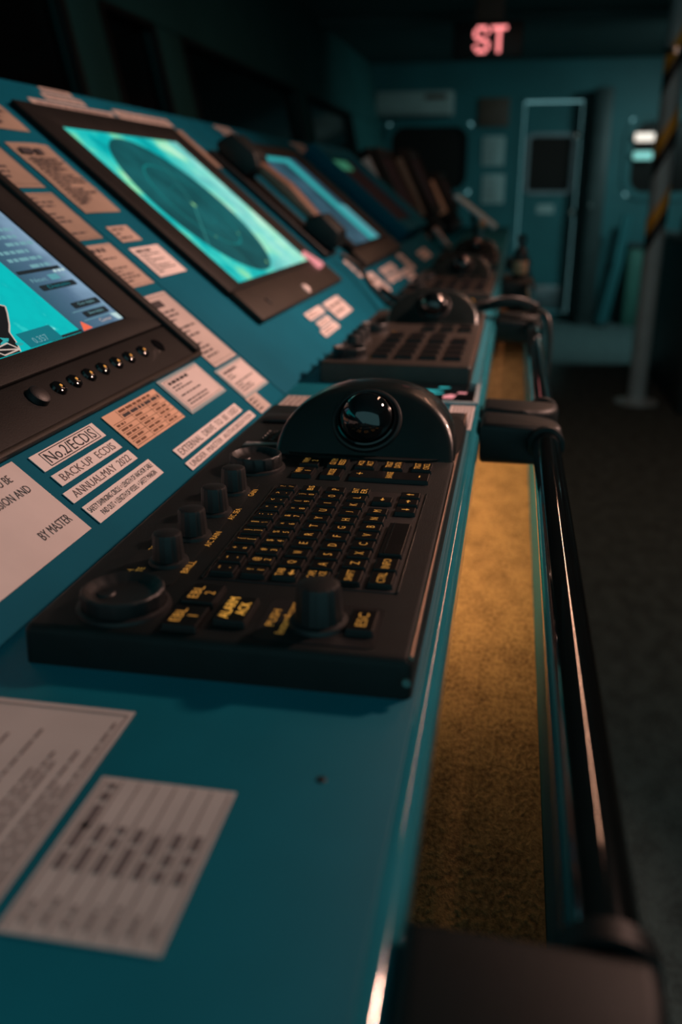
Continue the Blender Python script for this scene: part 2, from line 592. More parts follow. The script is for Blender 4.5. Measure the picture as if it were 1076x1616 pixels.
def wall_with_holes(name, m, frame_m, W, H, holes, th):
    """wall panel in local x (right), z (up), holes = rects; built from strips so the openings are real"""
    xs = sorted({0, W, *[h[0] for h in holes], *[h[1] for h in holes]})
    zs = sorted({0, H, *[h[2] for h in holes], *[h[3] for h in holes]})
    bm = bmesh.new()
    for a, b in zip(xs, xs[1:]):
        for c, d in zip(zs, zs[1:]):
            mx, mz = (a + b) / 2, (c + d) / 2
            if any(h[0] < mx < h[1] and h[2] < mz < h[3] for h in holes):
                continue
            bx(bm, a, b, 0, th, c, d)
    bmesh.ops.remove_doubles(bm, verts=bm.verts, dist=1e-5)
    return finish(name, bm, m, None, None, frame_m)


def rrect(x0, x1, y0, y1, r, n=5):
    out = []
    for cx, cy, a0 in ((x1 - r, y1 - r, 0), (x0 + r, y1 - r, 90), (x0 + r, y0 + r, 180), (x1 - r, y0 + r, 270)):
        for k in range(n + 1):
            a = math.radians(a0 + 90 * k / n)
            out.append((cx + r * math.cos(a), cy + r * math.sin(a)))
    return out


def rframe(name, m, parent, x0, x1, y0, y1, r, wd, z0, z1, mtx=None):
    """rounded ring frame, extruded"""
    o = rrect(x0, x1, y0, y1, r)
    i = rrect(x0 + wd, x1 - wd, y0 + wd, y1 - wd, max(r - wd, 0.005))
    bm = bmesh.new()
    L = [[bm.verts.new((p[0], p[1], z)) for p in q] for q, z in ((o, z0), (o, z1), (i, z1), (i, z0))]
    n = len(o)
    for a, b in zip(L, L[1:] + L[:1]):
        for k in range(n):
            bm.faces.new((a[k], a[(k + 1) % n], b[(k + 1) % n], b[k]))
    return finish(name, bm, m, parent, 40, mtx)


# back wall: local x = world X + 1.6, z up, facing -Y
wb = wall_with_holes('wall_back', 'wall_paint', T(-1.6, D, 0), 4.2, 2.4,
                     [(0.33, 1.14, 1.20, 1.84), (1.62, 2.16, 0.08, 2.02), (2.60, 3.25, 1.18, 1.86)], 0.06)
struct(wb, 'teal painted aft bulkhead')
FACE = Matrix.Rotation(PI / 2, 4, 'X')      # local xy drawing -> xz plane, z -> -Y (towards the camera)


def wall_window(name, x0, x1, z0, z1, r, label):
    t = bpy.data.objects.new(name, None)
    COL.objects.link(t)
    t.matrix_basis = T(0, D, 0) @ FACE
    struct(t, label)
    rframe('window_frame', 'wall_paint', t, x0 - .04, x1 + .04, z0 - .04, z1 + .04, r, 0.075, -0.02, 0.025)
    prism('pane', 'window_glass', t, rrect(x0 + .005, x1 - .005, z0 + .005, z1 - .005, r * .6), -0.05, -0.04)
    return t


wall_window('window_1', -1.27, -0.46, 1.20, 1.84, 0.20, 'large dark window with rounded corners in aft bulkhead')
wall_window('window_2', 1.00, 1.65, 1.18, 1.86, 0.20, 'dark rounded window behind the striped pole')

# door with its own small window
dr = bpy.data.objects.new('door_1', None)
COL.objects.link(dr)
dr.matrix_basis = T(0, D, 0) @ FACE
struct(dr, 'teal steel door with a small window')
bm = frame_bm(0.03, 0.55, 0.09, 2.0, 0.08, 0.50, 1.21, 1.72, -0.03, 0.012)
finish('leaf', bm, 'wall_paint', dr)
rframe('window_frame', 'steel', dr, 0.06, 0.52, 1.19, 1.74, 0.07, 0.035, 0.012, 0.03)
prism('pane', 'window_glass', dr, rrect(0.085, 0.495, 1.215, 1.715, 0.05), -0.012, -0.004)
rframe('door_frame', 'wall_paint', dr, -0.03, 0.61, 0.03, 2.07, 0.03, 0.055, 0.0, 0.008)
for hz in (1.71, 1.03):
    hd = lathe('handle', 'chrome', dr, [(0, 0), (0.022, 0), (0.024, .012), (0.03, .02), (0.034, .045), (0.02, .06), (0, .062)], T(0.52 + (.0 if hz > 1.5 else .01), hz, 0.012), n=16)
    hd['label'] = 'shiny round dog handle'
box('kick_plate', 'steel', dr, 0.09, 0.49, 0.12, 0.34, 0.012, 0.016, 0.003)
# dark notice on the door
nt_ = box('door_plate', 'wall_paper', dr, 0.20, 0.36, 1.02, 1.10, 0.0125, 0.016)

# forward windows above the console (left), inclined
wl_m = Matrix(((0, -0.20, 0.98, -1.25), (1, 0, 0, 0.0), (0, 0.98, 0.20, 1.36), (0, 0, 0, 1)))
wl = bpy.data.objects.new('wall_left', None)
COL.objects.link(wl)
wl.matrix_basis = wl_m
struct(wl, 'dark forward bulkhead with a row of inclined windows')
WINS = [(0.2, 0.95), (1.15, 2.0), (2.2, 2.72), (3.0, 3.45), (3.75, 5.7), (6.0, 7.6)]
edges = [-0.6] + [e for a in WINS for e in a] + [9.3]
for a, b in zip(edges[0::2], edges[1::2]):
    box('mullion', 'bulkhead_paint', wl, a, b, 0.0, 1.02, -0.06, 0.0, 0.01)
box('sill', 'bulkhead_paint', wl, -0.6, 9.3, -0.06, 0.09, -0.05, 0.03, 0.01)
box('header', 'bulkhead_paint', wl, -0.6, 9.3, 0.46, 1.02, -0.055, 0.012, 0.01)
for i, (a, b) in enumerate(WINS):
    box('pane', 'night_glass', wl, a - .01, b + .01, 0.08, 0.48, -0.045, -0.035)
    rframe('window_gasket', 'dark_plastic', wl, a - .015, b + .015, 0.075, 0.475, 0.05, 0.03, -0.02, 0.006)
bx_ = box('wall_front', 'bulkhead_paint', None, -1.6, -1.25, -0.6, 9.3, 0.0, 1.36)
struct(bx_, 'dark teal lower bulkhead below the forward windows')
wr = box('wall_right', 'cabinet_dark', None, 2.5, 2.58, -0.6, 9.3, 0, 2.36)
struct(wr, 'dark side of the wheelhouse')
# ceiling beams
for k, y in enumerate((3.2, 4.8, 6.8)):
    b_ = box('trim_%d' % (k + 1), 'ceiling_panel', None, -1.5, 2.5, y, y + .10, 2.30, 2.36, 0.008)
    struct(b_, 'shallow ceiling beam')

# ------------------------------------------------------------------ the console: worktop, sloping modules, trough, rails
YN, YF = -0.35, 5.2          # near and far end of the straight console
EDGE_X = -0.022
t = thing('console_worktop', Matrix(), 'long teal worktop of the bridge console with rounded front edge', 'worktop')
box('top', 'teal_paint', t, -0.2222, EDGE_X - 0.006, YN, YF, DESK_Z - 0.03, DESK_Z, 0.0008)
# rolled nosing along the operator's side
bm = bmesh.new()
prof = [(EDGE_X - .0062, DESK_Z - .0002), (EDGE_X - .003, DESK_Z + .0006), (EDGE_X, DESK_Z - .0006), (EDGE_X + .0022, DESK_Z - .003), (EDGE_X + .003, DESK_Z - .007), (EDGE_X + .003, DESK_Z - .026), (EDGE_X + .001, DESK_Z - .031), (EDGE_X - .0062, DESK_Z - .031)]
r0 = [bm.verts.new((p[0], YN, p[1])) for p in prof]
r1 = [bm.verts.new((p[0], YF, p[1])) for p in prof]
for k in range(len(prof)):
    bm.faces.new((r0[k], r0[(k + 1) % len(prof)], r1[(k + 1) % len(prof)], r1[k]))
bm.faces.new(r0); bm.faces.new(r1[::-1])
o = finish('edge_strip', bm, 'teal_trim', t, 50)
o['label'] = 'glossy rolled front edge'

MODS = [(-0.35, 0.874, 'nearest', 'teal console module under the chart display, nearest the camera'),
        (0.876, 1.688, 'radar', 'teal console module that carries the round radar picture'),
        (1.690, 2.398, 'third', 'teal console module behind the handset, with a half dark display'),
        (2.400, 3.05, 'fourth', 'farther teal console module with the switched off display')]
SL = 0.50
for a, b, _, lab in MODS:
    t = thing('console_module', pan(0, 0, 0), lab, 'console')
    box('sloping_panel', 'panel_paint', t, a, b, 0.0, SL, -0.03, 0.0, 0.0012)
    # top shelf and body as one profile in the X-Z plane
    bm = bmesh.new()
    pr = [(-0.237, 1.02), (-0.08, 1.015), (-0.10, 0.10), (-0.14, 0.0), (-0.95, 0.0), (-0.95, 1.372), (-0.612, 1.372), (-0.598, 1.362), (-0.585, 1.30)]
    u0 = [bm.verts.new((p[0], a, p[1])) for p in pr]
    u1 = [bm.verts.new((p[0], b, p[1])) for p in pr]
    for k in range(len(pr)):
        bm.faces.new((u0[k], u0[(k + 1) % len(pr)], u1[(k + 1) % len(pr)], u1[k]))
    bm.faces.new(u0); bm.faces.new(u1[::-1])
    finish('body', bm, 'panel_paint', t, None, pan(0, 0, 0).inverted())

# trough between worktop and front panel, lined with felt
t = thing('console_trough', Matrix(), 'narrow felt lined trough between worktop edge and grab rails', 'trough')
box('felt_lining', 'felt', t, -0.079, 0.043, -0.2, 4.6, 0.842, 0.85)
o = box('front_panel', 'teal_paint', t, 0.0435, 0.056, -0.2, 4.6, 0.0, 0.998, 0.003)
o['label'] = 'teal outer panel'
box('trough_bottom', 'dark_plastic', t, -0.079, 0.043, -0.2, 4.6, 0.80, 0.8415)


t = thing('strip_lamp', T(-0.055, 1.10, 1.0), 'slim strip lamp under the worktop edge that lights the trough', 'lamp')
box('housing', 'dark_plastic', t, -.012, .012, -.40, .40, .004, .0185, .003)
box('diffuser', 'glow_white', t, -.007, .007, -.39, .39, .001, .0039, .0008)
sl_ = area_light('strip_lamp_light', (-0.055, 1.10, 0.9995), (-0.045, 1.10, 0.5), 0.78, 1.2, (1.0, 0.55, 0.25), 'RECTANGLE', 0.012)
sl_.rotation_euler = (0, 0, PI / 2)
t = thing('strip_lamp', T(-0.055, 1.95, 1.0), 'added dim strip lamp that brightens the trough in the second opening', 'lamp')  # added lamp, brightens the felt beyond the first rail
box('housing', 'dark_plastic', t, -.012, .012, -.31, .31, .004, .0185, .003)
box('diffuser', 'glow_white', t, -.007, .007, -.30, .30, .001, .0039, .0008)
sl_ = area_light('strip_lamp_light', (-0.055, 1.95, 0.9995), (-0.045, 1.95, 0.5), 0.60, 0.22, (1.0, 0.58, 0.38), 'RECTANGLE', 0.012)  # light of the added strip lamp, brightens the trough
sl_.rotation_euler = (0, 0, PI / 2)


def grab_rail(y0, y1, label):
    t = thing('grab_rail', Matrix(), label, 'grab rail', 'grab rails along the console')
    zt, xt = 1.042, 0.0385
    tube('tube', 'rail_black', t, [(xt, y0 + .004, zt), (xt, y0 + .05, zt), (xt, (y0 + y1) / 2, zt), (xt, y1 - .05, zt), (xt, y1 - .004, zt)], 0.0118, 24)
    for ye, sgn in ((y0, -1), (y1, 1)):
        # arm: solid bar from the console, rounded outer end that swallows the tube
        W_ = 0.05
        ya, yb = (ye - W_, ye) if sgn < 0 else (ye, ye + W_)
        pl = [(-0.0185, ya), (0.018, ya)]
        # rounded outer corner
        for k in range(9):
            a = math.radians(-90 + 90 * k / 8)
            if sgn < 0:
                pl.append((0.018 + 0.034 * math.cos(a), ya + 0.034 + 0.034 * math.sin(a)))
            else:
                pl.append((0.044 + 0.012 * math.cos(a), ya + 0.012 + 0.012 * math.sin(a)))
        if sgn < 0:
            pl += [(0.052, yb - .004), (0.048, yb)]
        else:
            pl = [(-0.0185, ya), (0.044, ya), (0.051, ya + .006), (0.052, ya + .012)]
            for k in range(9):
                a = math.radians(0 + 90 * k / 8)
                pl.append((0.018 + 0.034 * math.cos(a), yb - 0.034 + 0.034 * math.sin(a)))
        pl += [(-0.0185, yb)]
        bm = bmesh.new()
        vs = [bm.verts.new((p[0], p[1], 1.020)) for p in pl]
        f = bm.faces.new(vs)
        r = bmesh.ops.extrude_face_region(bm, geom=[f])
        for v in [g for g in r['geom'] if isinstance(g, bmesh.types.BMVert)]:
            v.co.z = 1.057 - (v.co.x + .0185) * 0.03
        bmesh.ops.recalc_face_normals(bm, faces=bm.faces)
        top_e = [e for e in bm.edges if abs(e.verts[0].co.z - e.verts[1].co.z) < .01]
        bmesh.ops.bevel(bm, geom=top_e, offset=0.006, segments=3, affect='EDGES', profile=0.5)
        finish('arm', bm, 'arm_plastic', t, 40)
        collar = lathe_bm([(0.0122, 0), (0.0155, 0), (0.0155, 0.008), (0.0122, 0.010)], 24)
        collar.transform(T(xt, ye, zt) @ Matrix.Rotation(PI / 2 * (1 if sgn > 0 else -1), 4, 'X'))
        finish('collar', collar, 'arm_plastic', t, 40)
    return t


grab_rail(0.198, 0.765, 'black grab rail beside the near control unit, closest to the camera')
grab_rail(0.872, 1.43, 'second black grab rail, ending where the coiled cord drapes over')
grab_rail(1.54, 2.05, 'third black grab rail, beyond the coiled cord')
grab_rail(2.16, 2.75, 'farthest black grab rail at the end of the worktop')

# ------------------------------------------------------------------ control unit with keyboard (near one)


def legend(key, lines_, m, wd, ht, z):
    n = len(lines_)
    for i, s in enumerate(lines_):
        if not s:
            continue
        cy = (0 if n == 1 else (ht * .27 if i == 0 else -ht * .27))
        hh = ht * (0.52 if n == 1 else 0.36)
        ww = min(wd * .80, hh * 0.72 * max(1, len(s)))
        if n == 1 and len(s) == 1:
            ww = hh * .62
        if s in ("'", '.', ',', '`', ';', ':', '-', '_', '~', '"', '|', '!', '/', '\\'):
            me, bb = text_mesh(s)
            ww = hh * (bb[1] - bb[0]) * 1.2
            hh2 = hh * (bb[3] - bb[2]) * 1.2
        else:
            hh2 = hh
        text('legend', s, m, key, 0, cy, ww, hh2, z)


KEYMESH = {}


def key_obj(parent, x, y, z, wd, ht, hz=0.0026, m='key_plastic'):
    k = (round(wd, 4), round(ht, 4), round(hz, 4), m)
    if k not in KEYMESH:
        bm = bmesh.new()
        bx(bm, -wd / 2, wd / 2, -ht / 2, ht / 2, 0, hz)
        for v in bm.verts:
            if v.co.z > hz / 2:
                v.co.x *= 1 - 0.0012 / wd
                v.co.y *= 1 - 0.0012 / ht
        bmesh.ops.bevel(bm, geom=[e for e in bm.edges if max(v.co.z for v in e.verts) > hz / 2], offset=0.0005, segments=2, affect='EDGES', profile=.5)
        bmesh.ops.recalc_face_normals(bm, faces=bm.faces)
        me = bpy.data.meshes.new('key')
        bm.to_mesh(me); bm.free()
        me.materials.append(MATS[m])
        KEYMESH[k] = me
    o = bpy.data.objects.new('key', KEYMESH[k])
    COL.objects.link(o)
    o.parent = parent
    o.location = (x, y, z)
    return o


def knob(parent, x, y, z, r, h, name='knob'):
    o = lathe(name, 'knob_rubber', parent, [(0, h), (r * .72, h), (r * .86, h - r * .06), (r * .92, h - r * .2), (r * 1.0, h * .22), (r * 1.02, h * .14), (0, h * .14)], T(x, y, z), n=48, ribs=16, ribd=r * .05)
    lathe('skirt', 'knob_rubber', o, [(r * .9, h * .15), (r * 1.22, h * .10), (r * 1.28, 0.0), (0, 0)], None, n=40)
    return o


def dial(parent, x, y, z, r, h):
    o = lathe('dial', 'knob_rubber', parent, [(0, h * .62), (r * .55, h * .60), (r * .78, h * .72), (r * .90, h * .98), (r * .96, h), (r * 1.0, h * .92), (r * 1.0, h * .1), (r * .98, 0), (0, 0)], T(x, y, z), n=64, ribs=16, ribd=r * .02)
    lathe('skirt', 'dark_plastic', o, [(r * 1.02, 0.0022), (r * 1.12, 0.0016), (r * 1.14, 0), (r * 1.0, 0)], None, n=48)
    dm = lathe('finger_dimple', 'dark_plastic', o, [(0, 0.0006), (r * .2, 0.0010), (r * .24, 0.0002), (r * .24, -0.001)], T(-r * .05, r * .42, h * .60), n=20)
    return o


def hump(parent, cx, cy, z, a, ln, c, ball_r=0.0195, tilt=40):
    """palm hump: arched tunnel with a flat, leaning near face that holds the trackball; cx is the foot of that face"""
    bm = bmesh.new()
    el = math.radians(tilt)
    NP_ = 40
    def sp(t_, q): return math.copysign(abs(t_) ** (2 / q), t_)
    # (offset along x, section scale, share of the lean)
    secs = [(0.0000, 0.02, 1), (0.0, 0.5, 1), (0.0, 0.93, 1), (0.0008, 0.965, 1), (0.0026, 0.990, 1), (0.0055, 1.0, 1), (.02, 1.0, .92), (.04, .985, .75), (.06, .94, .55), (.08, .86, .38), (.10, .72, .22), (.115, .54, .12), (.125, .34, .05), (.130, .15, 0), (.1315, .02, 0)]
    k_ln = ln / .1315
    rows = []
    for off, sc, lean in secs:
        row = []
        for i in range(NP_ + 1):
            ph = PI * i / NP_
            yy, zz = a * sc * sp(math.cos(ph), 2.25), c * sc * sp(math.sin(ph), 2.25)
            if lean == 1:
                zz = max(0.0, zz)
            row.append(bm.verts.new((cx + off * k_ln + lean * math.tan(el) * zz, cy + yy, z + zz)))
        rows.append(row)
    for r0_, r1_ in zip(rows, rows[1:]):
        for i in range(NP_):
            bm.faces.new((r0_[i], r0_[i + 1], r1_[i + 1], r1_[i]))
    bmesh.ops.contextual_create(bm, geom=[e for e in bm.edges if e.is_boundary])
    h_ = finish('palm_hump', bm, 'hump_plastic', parent, 50)
    pl = [(cx + ln * .48 + (ln * .52) * sp(math.cos(2 * PI * i / 48), 4.5), cy + (a + .0022) * sp(math.sin(2 * PI * i / 48), 5)) for i in range(48)]
    prism('flange', 'black_plastic', h_, pl, z + .0002, z + .0016, smooth=40)
    hz = c * .52
    cen = Vector((cx + math.tan(el) * hz, cy, z + hz))
    nrm_ = Vector((-math.cos(el), 0, math.sin(el)))
    mt = Matrix.Translation(cen) @ nrm_.to_track_quat('Z', 'Y').to_matrix().to_4x4()
    R = ball_r
    lathe('socket_ring', 'dark_plastic', parent, [(R * 1.30, -0.004), (R * 1.29, 0.0008), (R * 1.25, 0.0022), (R * 1.18, 0.0026), (R * 1.12, 0.0020), (R * 1.03, 0.0006), (R * .98, -0.003), (R * .9, -0.004)], mt, n=48)
    lathe('retainer', 'gloss_black', parent, [(R * 1.10, 0.0018), (R * 1.08, 0.0044), (R * 1.02, 0.0050), (R * .985, 0.0035), (R * .985, 0.001), (R * 1.1, 0.001)], mt, n=48)
    bm = bmesh.new()
    bmesh.ops.create_uvsphere(bm, u_segments=40, v_segments=24, radius=R * .975)
    finish('trackball', bm, 'ball_gloss', parent, 180, mt @ T(0, 0, 0.002))
    return h_


def unit_base(t, L_, W_, H, m='black_plastic'):
    bm = bmesh.new()
    bx(bm, 0.005, L_, 0, W_, 0, H)
    for v in bm.verts:
        if v.co.z > H / 2 and v.co.x < L_ / 2:
            v.co.x += 0.0015
    te = [e for e in bm.edges if min(v.co.z for v in e.verts) > H / 2]
    bmesh.ops.bevel(bm, geom=te + [e for e in bm.edges if abs(e.verts[0].co.z - e.verts[1].co.z) > H / 2], offset=0.004, segments=4, affect='EDGES', profile=.5)
    hs_ = finish('housing', bm, m, t, 35)
    tube('edge_strip', 'edge_highlight', t, [(.010, .0011, H - .0009), (L_ * .5, .0011, H - .0009), (L_ - .004, .0011, H - .0009)], .0012, 12)  # added strip; the edge highlight is put into its coppery colour
    return hs_


# local frame of the unit: x = Y - 0.314, y = -(X) - 0.030, z from desk
KX, KY = 0.314, 0.030
KH = 0.018
t = thing('control_unit', desk(KX, -KY), 'black control unit with letter keys, knobs and trackball, nearest the camera', 'control unit', 'trackball control units on the worktop')
L_, W_ = 0.444, 0.174
unit_base(t, L_, W_, KH)


def lx(Y):
    return Y - KX


def ly(X):
    return -X - KY


AM = 'amber'
# main letter block: frame rims and keys
g0, g1 = lx(0.3845), lx(0.5285)
yL, yR = ly(-0.1405), ly(-0.0452)       # yL is far from the operator
tray = box('key_field', 'dark_plastic', t, g0 - .002, g1 + .001, yR - .0005, yL + .0005, KH - .001, KH + .0006, 0.0004)
for yy in (yL + .0010, yR - .0012):
    box('rim', 'hump_plastic', t, g0 - .002, g1 + .001, yy - .0005, yy + .0005, KH, KH + .0016, 0.0004)
PX = (g1 - g0) / 11
PYk = (yL - yR) / 6
rowsK = [
    [('~', '`'), ('_', '-'), ('+', '='), ('{', '['), ('}', ']'), ('|', '\\'), (':', ';'), ('"', "'"), ('<', ','), ('>', '.'), ('?', '/')],
    [('!', '1'), ('@', '2'), ('#', '3'), ('$', '4'), ('%', '5'), ('^', '6'), ('&', '7'), ('*', '8'), ('(', '9'), (')', '0'), ('BS',)],
    [('TAB', '←'), 'Q', 'W', 'E', 'R', 'T', 'Y', 'U', 'I', 'O', 'P'],
    [('CAPS', 'LOCK'), 'A', 'S', 'D', 'F', 'G', 'H', 'J', 'K', 'L', ('ENT', 'ER')],
    [('SHIFT',), 'Z', 'X', 'C', 'V', 'B', 'N', 'M'],
]
for r, row in enumerate(rowsK):
    yc = yL - (r + .5) * PYk
    for c, k in enumerate(row):
        if isinstance(k, str):
            k = (k,)
        wide = (r == 4 and c == 0)
        off = 0.35 if r == 4 and c > 0 else 0.0
        xc = g0 + (c + .5 + off) * PX
        wd = PX * .84
        if wide:
            xc = g0 + .67 * PX; wd = PX * 1.2
        ko = key_obj(t, xc, yc, KH + .0006, wd, PYk * .82)
        if k[0] in ('~', '_', '+', '{', '}', '|', ':', '"', '<', '>', '?', '!', '@', '#', '$', '%', '^', '&', '*', '(', ')'):
            for i, s in enumerate(k):
                me, bb = text_mesh(s)
                q = 0.0052
                text('legend', s, AM, ko, 0.0005, 0.0026 if i == 0 else -0.0029, max(.0008, (bb[1] - bb[0]) * q * .9), max(.0005, (bb[3] - bb[2]) * q), .00265)
        elif len(k[0]) == 1:
            text('legend', k[0], AM, ko, 0, 0.0, 0.0036, 0.0046, .00265)
        else:
            for i, s in enumerate(k):
                if s == '←':
                    prism('legend', AM, ko, [(-.003, -.003), (-.0005, -.0012), (-.0005, -.0024), (.003, -.0024), (.003, -.0036), (-.0005, -.0036), (-.0005, -.0048)], .00262, .00268)
                    continue
                text('legend', s, AM, ko, 0, (0.0028 if i == 0 else -0.0024) if len(k) > 1 else 0.0, wd * .78, 0.0038, .00265)
# bottom row (nearest the operator) and cursor keys
yc = yL - 5.5 * PYk
for c, s in ((0, 'CTRL'), (1, 'INFO')):
    ko = key_obj(t, g0 + (.67 + c * 1.34) * PX, yc, KH + .0006, PX * 1.2, PYk * .82)
    text('legend', s, AM, ko, 0, 0, PX * .9, .0042, .00265)
ko = key_obj(t, g0 + 4.75 * PX, yc, KH + .0006, PX * 3.6, PYk * .82)
box('groove', 'hump_plastic', ko, -PX * 1.7, PX * 1.7, .0030, .0036, .0026, .0029)


def arrow(par, ang):
    o = prism('legend', AM, par, [(-.0022, .0005), (-.0022, -.0005), (.0004, -.0005), (.0004, -.0015), (.0026, 0), (.0004, .0015), (.0004, .0005)], .00262, .00268)
    o.rotation_euler = (0, 0, ang)


yc4 = yL - 4.5 * PYk
for x_, y_, a in ((9.7, yc4, PI), (8.5, yc, -PI / 2), (9.6, yc, 0), (10.6, yc, PI / 2)):
    ko = key_obj(t, g0 + x_ * PX - .003, y_, KH + .0006, PX * .8, PYk * .82)
    arrow(ko, a)

# strip of knobs with its backing plate
sp_y = ly(-0.165)
prism('knob_plate', 'black_plastic', t, rrect(lx(0.370), lx(0.535), ly(-0.1535), ly(-0.186), 0.004), KH, KH + .0005, smooth=40)
for Y in (0.399, 0.436, 0.475, 0.514):
    knob(t, lx(Y), sp_y, KH + .0005, 0.0082, 0.0165)
for s, Y, X, wd in (('BRILL', 0.394, -0.1525, 0.015), ('A/C RAIN', 0.433, -0.1525, 0.022), ('A/C SEA', 0.4735, -0.1525, 0.019), ('GAIN', 0.513, -0.1525, 0.013),
                    ('PUSH', 0.379, -0.1800, 0.013), ('PALETTE', 0.379, -0.1755, 0.020), ('20', 0.415, -0.180, 0.006)):
    text('marking', s, AM, t, lx(Y), ly(X), wd, 0.0036, KH + .0007)
dial(t, lx(0.347), ly(-0.167), KH, 0.0192, 0.0095)
dial(t, lx(0.568), ly(-0.166), KH, 0.0180, 0.0105)
knob(t, lx(0.346), ly(-0.0745), KH + .0005, 0.0108, 0.0195)
prism('knob_plate', 'dark_plastic', t, rrect(lx(0.3265), lx(0.3655), ly(-0.0470), ly(-0.1005), 0.004), KH, KH + .0005, smooth=40)
text('marking', 'PUSH', AM, t, lx(0.347), ly(-0.0955), 0.016, 0.0040, KH + .0007)
text('marking', 'InstantAccess', AM, t, lx(0.348), ly(-0.0895), 0.031, 0.0040, KH + .0007)
for s, Y, X, wd, ht, mm in ((('EBL', '1'), 0.3365, -0.1330, 0.021, 0.0165, AM), (('EBL', '2'), 0.3605, -0.1330, 0.021, 0.0165, AM),
                            (('ALARM', 'ACK'), 0.3475, -0.1130, 0.026, 0.0155, 'amber_bright'), (('ESC',), 0.3465, -0.0550, 0.021, 0.0130, AM)):
    ko = key_obj(t, lx(Y), ly(X), KH + .0005, wd, ht, 0.0030)
    for i, q in enumerate(s):
        text('legend', q, mm, ko, 0, (0.0034 if i == 0 else -0.0032) if len(s) > 1 else 0, min(wd * .8, .0042 * len(q)), 0.0048, .0031)
# function keys below the hump
fk = [(('VRM', '2'), .5825, -.1300), (('CU TM', 'RESET'), .5825, -.1105), (('ACQ', 'ACT'), .5825, -.0910), (('TRGT', 'DATA'), .5825, -.0715), (('TRGT', 'CNCL'), .5825, -.0520), (('VRM', '1'), .5590, -.1300), (('MODE',), .5590, -.1105)]
for s, Y, X in fk:
    ko = key_obj(t, lx(Y), ly(X), KH, 0.0175, 0.0145, 0.0028)
    for i, q in enumerate(s):
        text('legend', q, AM, ko, 0, (0.0031 if i == 0 else -0.0029) if len(s) > 1 else 0, min(.013, .0034 * len(q)), 0.0042, .0029)
ko = key_obj(t, lx(.5590), ly(-.0715), KH, 0.0175, 0.0535, 0.0028)
for q, yy, wd in (('+', .020, .0045), ('RANGE', 0.0, .013), ('-', -.020, .004)):
    text('legend', q, AM, ko, 0, yy, wd, .0042 if q != '-' else .0009, .0029)
hump(t, lx(0.6040), ly(-0.0970), KH, 0.0655, 0.140, 0.0440, 0.0200)
# speaker grille and socket flap in the far corner
for i in range(4):
    for j in range(3):
        lathe('speaker_hole', 'unit_brown', t, [(0, .0002), (.0016, .0002), (.0022, .0009), (.0027, .0008), (.0029, 0)], T(lx(.642) + i * .0068, ly(-.1755) - j * .0062 + .004, KH), n=12)
box('socket_flap', 'hump_plastic', t, lx(.612), lx(.627), ly(-.160), ly(-.190), KH, KH + .0018, .0006)
box('socket_flap', 'dark_plastic', t, lx(.690), lx(.712), ly(-.165), ly(-.195), KH, KH + .0035, .001)
sc = lathe('screw', 'chrome', t, [(0, .0006), (.0018, .0006), (.0022, 0)], T(lx(.3186), .0020, .0085) @ Matrix.Rotation(-PI / 2, 4, 'Y'), n=12)

# ------------------------------------------------------------------ further control units (keypad type)
def keypad_unit(Y0, X0, label, zlift=0.0, rot=0.0):
    t = thing('control_unit', desk(Y0, X0, zlift) @ Matrix.Rotation(rot, 4, 'Z'), label, 'control unit', 'trackball control units on the worktop')
    H = 0.022
    unit_base(t, 0.46, 0.165, H, 'unit_brown')
    # groups of keys
    for c in range(4):
        for r in range(5):
            if (c, r) in ((0, 4),):
                continue
            x = 0.050 + r * 0.034 + (0.012 if r > 2 else 0)
            y = 0.022 + c * 0.027
            key_obj(t, x, y, H, 0.026, 0.019, 0.004, 'key_plastic')
    for r in range(2):
        for c in range(3):
            ko = key_obj(t, 0.252 + r * .026, 0.020 + c * 0.024, H, 0.019, 0.018, 0.004, 'key_plastic')
    dial(t, 0.045, 0.138, H, 0.019, 0.011)
    for k in range(3):
        knob(t, 0.10 + k * .036, 0.143, H, 0.0085, 0.016)
    dial(t, 0.235, 0.138, H, 0.018, 0.011)
    text('marking', 'EBL', AM, t, 0.045, 0.112, .010, .004, H + .0002)
    text('marking', 'VRM', AM, t, 0.235, 0.112, .010, .004, H + .0002)
    hump(t, 0.318, 0.0695, H, 0.0640, 0.138, 0.042, 0.0190, 42)
    return t


keypad_unit(0.940, -0.036, 'black keypad unit with trackball behind the glossy black panel', 0.0)
keypad_unit(1.66, -0.036, 'black keypad unit with trackball beyond the yellow cable')
keypad_unit(2.36, -0.038, 'farthest black trackball unit on the worktop')

# ------------------------------------------------------------------ display units on the slope
def monitor(name, label, a, b, s0, s1, scr, screen_m, n=0.018, bez='bezel_black', strip=None, strip_m=None, rot=None):
    t = thing(name, pan(0, 0, 0.0005), label, 'display')
    frame('bezel', bez, t, a, b, s0, s1, scr[0], scr[1], scr[2], scr[3], 0.0, n, zi=n - .006, bev=0.002)
    o = prism('screen', screen_m, t, [(scr[0], scr[2]), (scr[1], scr[2]), (scr[1], scr[3]), (scr[0], scr[3])], 0.001, n - .008)
    return t


def recenter(o, x, y, z=0):
    """move the object origin so that object coordinates start there"""
    o.data.transform(Matrix.Translation((-x, -y, -z)))
    o.location = (x, y, z)


